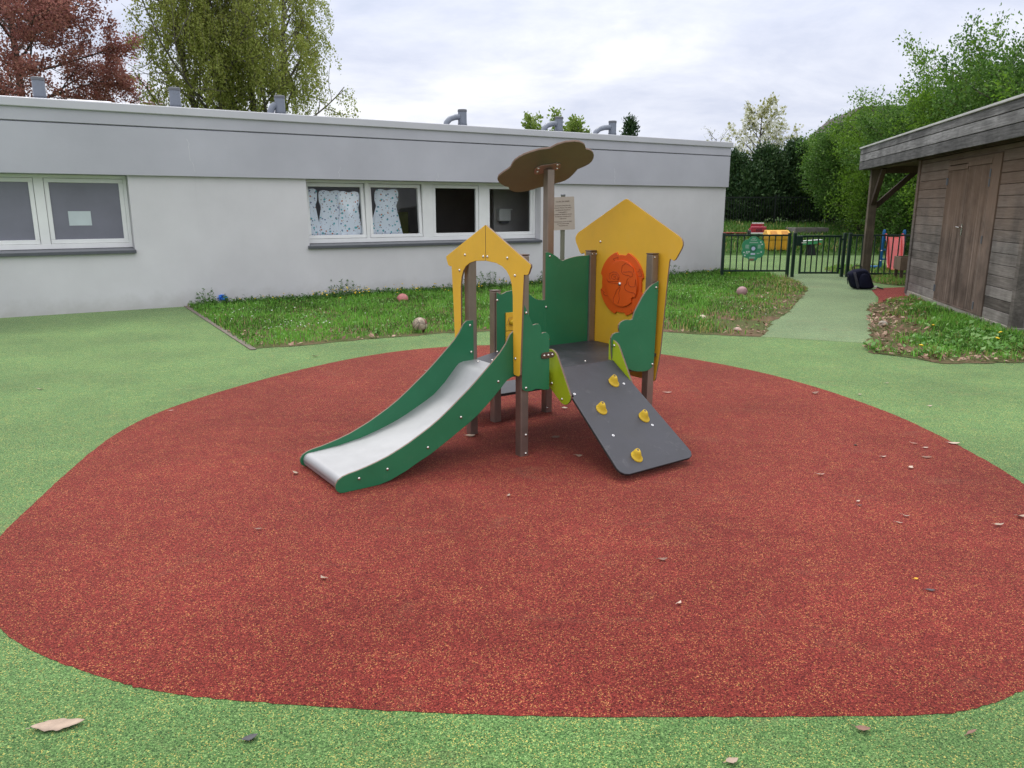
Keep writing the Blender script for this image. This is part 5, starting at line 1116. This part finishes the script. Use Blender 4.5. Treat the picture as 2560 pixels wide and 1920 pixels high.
# weeping birch
def birch():
    o = empty('weeping_birch', (-11.4, 34, 0), 0, 'tall weeping birch with hanging green strands behind the roof', 'tree'); r = np.random.default_rng(77); b = MB(); tips = []
    cfg = dict(n=[20, 8], seg=[10, 8, 6], wob=[.035, .08, .12], up=[.03, .05, .0], t0=[.28, .25], ang=[46, 48], ratio=[.40, .45], rr=[.38, .5], leaves=7, jit=.05, prof=lambda f: 1.35-.9*f)
    for x_, lean, h in ((-.9, -.10, 14.5), (.5, .03, 15.0), (2.3, .09, 12.0), (-2.2, -.2, 12.0)):
        out = []; grow(b, r, (x_*.5, r.normal(0, .4), -.1), (lean, r.normal(0, .06), 1), h, .19, 0, cfg, out); tips += out
    P, D = [], []; rb = r
    for q, d in tips:
        if q[2] < 3: continue
        qx = q[0]*34/(34+q[1])
        if qx > np.interp(q[2], [6, 7.5, 8.5, 9.5, 15], [4.1, 3.8, 2.9, 2.6, 2.2])*(.9+.2*rb.random()) or qx < -2.7-.5*rb.random() or abs(q[1]) > 3.2: continue
        if vnoise(np.array([q[0]+q[1]*.3]), np.array([q[2]]), .95)[0] < .21: continue
        L = min(q[2]-2.2, rb.uniform(.5, 1.7)+.7*(rb.random() < .25)); n = int(L/.085); x = q.copy(); dv = np.array([d[0]*.8+rb.normal(0, .35), d[1]*.8+rb.normal(0, .35), .25]); path = [x.copy()]
        for i in range(n):
            dv = dv*.86+np.array([rb.normal(0, .03), rb.normal(0, .03), -.16]); x = x+unit(dv)*.085; path.append(x.copy())
            for _ in range(4): P.append(x+rb.normal(0, .075, 3)); D.append(np.array([rb.normal(0, .5), rb.normal(0, .5), -1.0]))
        if rb.random() < .45: b.tube(path[::4]+[path[-1]], .006, 3, caps=False)
    env = lambda q: q[0]*34/(34+q[1]) < np.interp(q[2], [5, 6, 7.5, 8.5, 9.5, 15], [3.8, 3.6, 3.2, 2.4, 2.1, 1.7]) and q[0]*34/(34+q[1]) > -2.9
    b.f = [f_ for f_ in b.f if env(b.v[f_[0]]) or b.v[f_[0]][2] < 4]; b.m = [0]*len(b.f)
    b.build('trunk', M['birch_bark'], o); P = np.array(P); D = np.array(D)
    print('birch leaves', len(P)); leaves('crown', P, .088, M['l_birch'], None, o, 5, .2, D, .7)
birch()
cfg_shrub = dict(n=[14, 8], seg=[6, 5, 4], wob=[.06, .12, .15], up=[.03, .05, .04], t0=[.10, .12], ang=[50, 46], ratio=[.36, .5], rr=[.42, .5], leaves=64, jit=.125, prof=lambda f: 1.25-.55*f)
k = 0
for x_, y_, H_, mt, lb in ((15.2, 37.5, 4.5, 'l_hedge', 'bright green shrub tree next to the dark conifers, farthest of the row'), (14.9, 33.5, 4.8, 'l_hedge2', 'deep green shrub tree left of the porch, second of the row'), (14.8, 30.2, 5.1, 'l_hedge', 'bright green shrub tree directly behind the porch post'),
                           (14.7, 27.2, 5.45, 'l_hedge2', 'deep green shrub tree above the left end of the shed roof'), (14.7, 24.4, 5.7, 'l_hedge', 'bright green shrub tree rising behind the middle of the shed roof'), (14.9, 21.8, 5.7, 'l_hedge2', 'tall deep green shrub tree behind the shed roof'), (15.4, 19.3, 6.2, 'l_hedge', 'tallest shrub tree cut by the right edge of the picture')):
    gz = float(np.interp(y_, ys, zs)) if y_ > 26.9 else -.02
    tree('shrub_tree', lb, 'shrub', (x_, y_, gz), H_*.97-gz, .05, cfg_shrub, mt, .085, 200+k, stems=10, group='shrub trees along the right boundary', spread=.42, asp=.62, bark='stem'); k += 1
def conifer(x, y, z, H, rad, seed, label, dens=1.0, leaf='l_yew', name='yew_tree', grp='dark conifers behind the tall fence', size=.16):
    o = empty(name, (x, y, z), 0, label, 'tree', grp); r = np.random.default_rng(seed); b = MB(); b.tube([(0, 0, -.1), (0, 0, H*.9)], [.12, .02], 6); P, D = [], []
    nb_ = int(230*dens)
    for i in range(nb_):
        f_ = r.random()**.9; zz = f_*H*.96+.05; a_ = r.random()*6.283; Lb = rad*(1-f_)**.55*(.55+.55*r.random())+.12; el = .25+.5*f_+r.normal(0, .15); d = np.array([math.cos(a_)*math.cos(el), math.sin(a_)*math.cos(el), math.sin(el)])
        b.tube([(0, 0, zz), tuple(np.array([0, 0, zz])+d*Lb)], [.016, .004], 3, caps=False)
        n = int(26+Lb*26); tt = r.random(n)**.55
        for t_ in tt: P.append(np.array([0, 0, zz])+d*Lb*t_*(1+.15*r.random())+r.normal(0, .09+.05*rad, 3)); D.append(d*.6+np.array([0, 0, .5]))
    b.build('trunk', M['bark'], o); leaves('crown', np.array(P), size, M[leaf], None, o, seed+1, 0, np.array(D), .38); return o
for i, (x, y, H_, rd_, lb) in enumerate(((10.6, 38.2, 2.9, 1.5, 'dark conifer partly hidden by the building corner'), (12.1, 38.0, 3.2, 1.5, 'dark conifer under the white blossoming tree'), (13.5, 38.2, 3.5, 1.5, 'dark conifer between the blossoming tree and the green shrubs'), (9.2, 38.6, 2.8, 1.4, 'dark conifer behind the building end'), (11.3, 37.4, 2.3, 1.3, 'low dark conifer directly behind the tall fence'), (14.5, 37.4, 3.0, 1.2, 'low dark conifer beside the first green shrub'))):
    conifer(x, y, .95, H_, rd_, 300+i, lb, 1.5)
conifer(6.6, 45, 0, 6.5, .75, 320, 'thin dark conifer top peeping over the roof beside the last vent', .5, 'l_yew', 'thin_conifer', None, .2)
cfg_cherry = dict(n=[26, 8], seg=[8, 5, 4], wob=[.02, .07, .12], up=[.02, .05, .03], t0=[.26, .15], ang=[56, 40], ratio=[.40, .40], rr=[.4, .5], leaves=15, jit=.08, prof=lambda f: 1.6-1.3*f)
tree('blossom_tree', 'white blossoming tree above the dark conifers', 'tree', (12.95, 42, 1.0), 5.6, .10, cfg_cherry, None, .15, 401, mats=[M['l_white'], M['l_ygreen']], mi_fn=lambda P, r: (r.random(len(P)) < np.clip((P[:, 2]-2.6)/6.0, .10, .55)).astype(int), asp=.8)
cfg_small = dict(n=[12, 6], seg=[6, 4, 3], wob=[.03, .1, .12], up=[.02, .05, .03], t0=[.5, .15], ang=[42, 42], ratio=[.24, .5], rr=[.4, .5], leaves=26, jit=.12, prof=lambda f: 1.35-.6*f)
for i, (u, H_, lb) in enumerate(((.030, 6.55, 'pale green small tree left of the elbow vent'), (.062, 6.6, 'pale green small tree hidden behind the vent cowl'), (.086, 6.4, 'pale green small tree right of the elbow vent'))):
    tree('small_tree', lb, 'tree', (u*50, 50+i*.4, 0), H_, .09, cfg_small, 'l_pale', .19, 500+i, group='small pale green trees beyond the roof', asp=.7)
cfg_bare = dict(n=[14, 7], seg=[6, 5, 4], wob=[.03, .1, .12], up=[.02, .05, .03], t0=[.4, .15], ang=[42, 38], ratio=[.3, .45], rr=[.4, .5], leaves=3, jit=.1)
tree('bare_tree', 'thin nearly bare tree just above the roof end', 'tree', (12.6, 50, 0), 5.9, .09, cfg_bare, 'l_ygreen', .10, 601)
# far house whose roof shows above the hedge
hs = empty('far_house', (27.3, 60, 1.25), R(-8), 'distant house with dark brown roof peeping over the green shrubs', 'house')
b = MB(); b.box((-5.2, -4, -.2), (5.2, 4, 4.2)); b.build('wall', M['wall'], hs)
b = MB(); b.prism([(-5.9, 4.2), (5.9, 4.2), (2.0, 7.2), (-2.6, 7.2)], (0, -4.5, 0), (1, 0, 0), (0, 0, 1), (0, 1, 0), 9.0); b.build('roof', pm('dark_roof_tile', (.055, .042, .038), .85, .2, 12), hs)
b = MB(); b.box((2.0, -4.52, 1.0), (3.2, -4.0, 2.4)); b.build('window', M['frost'], hs)
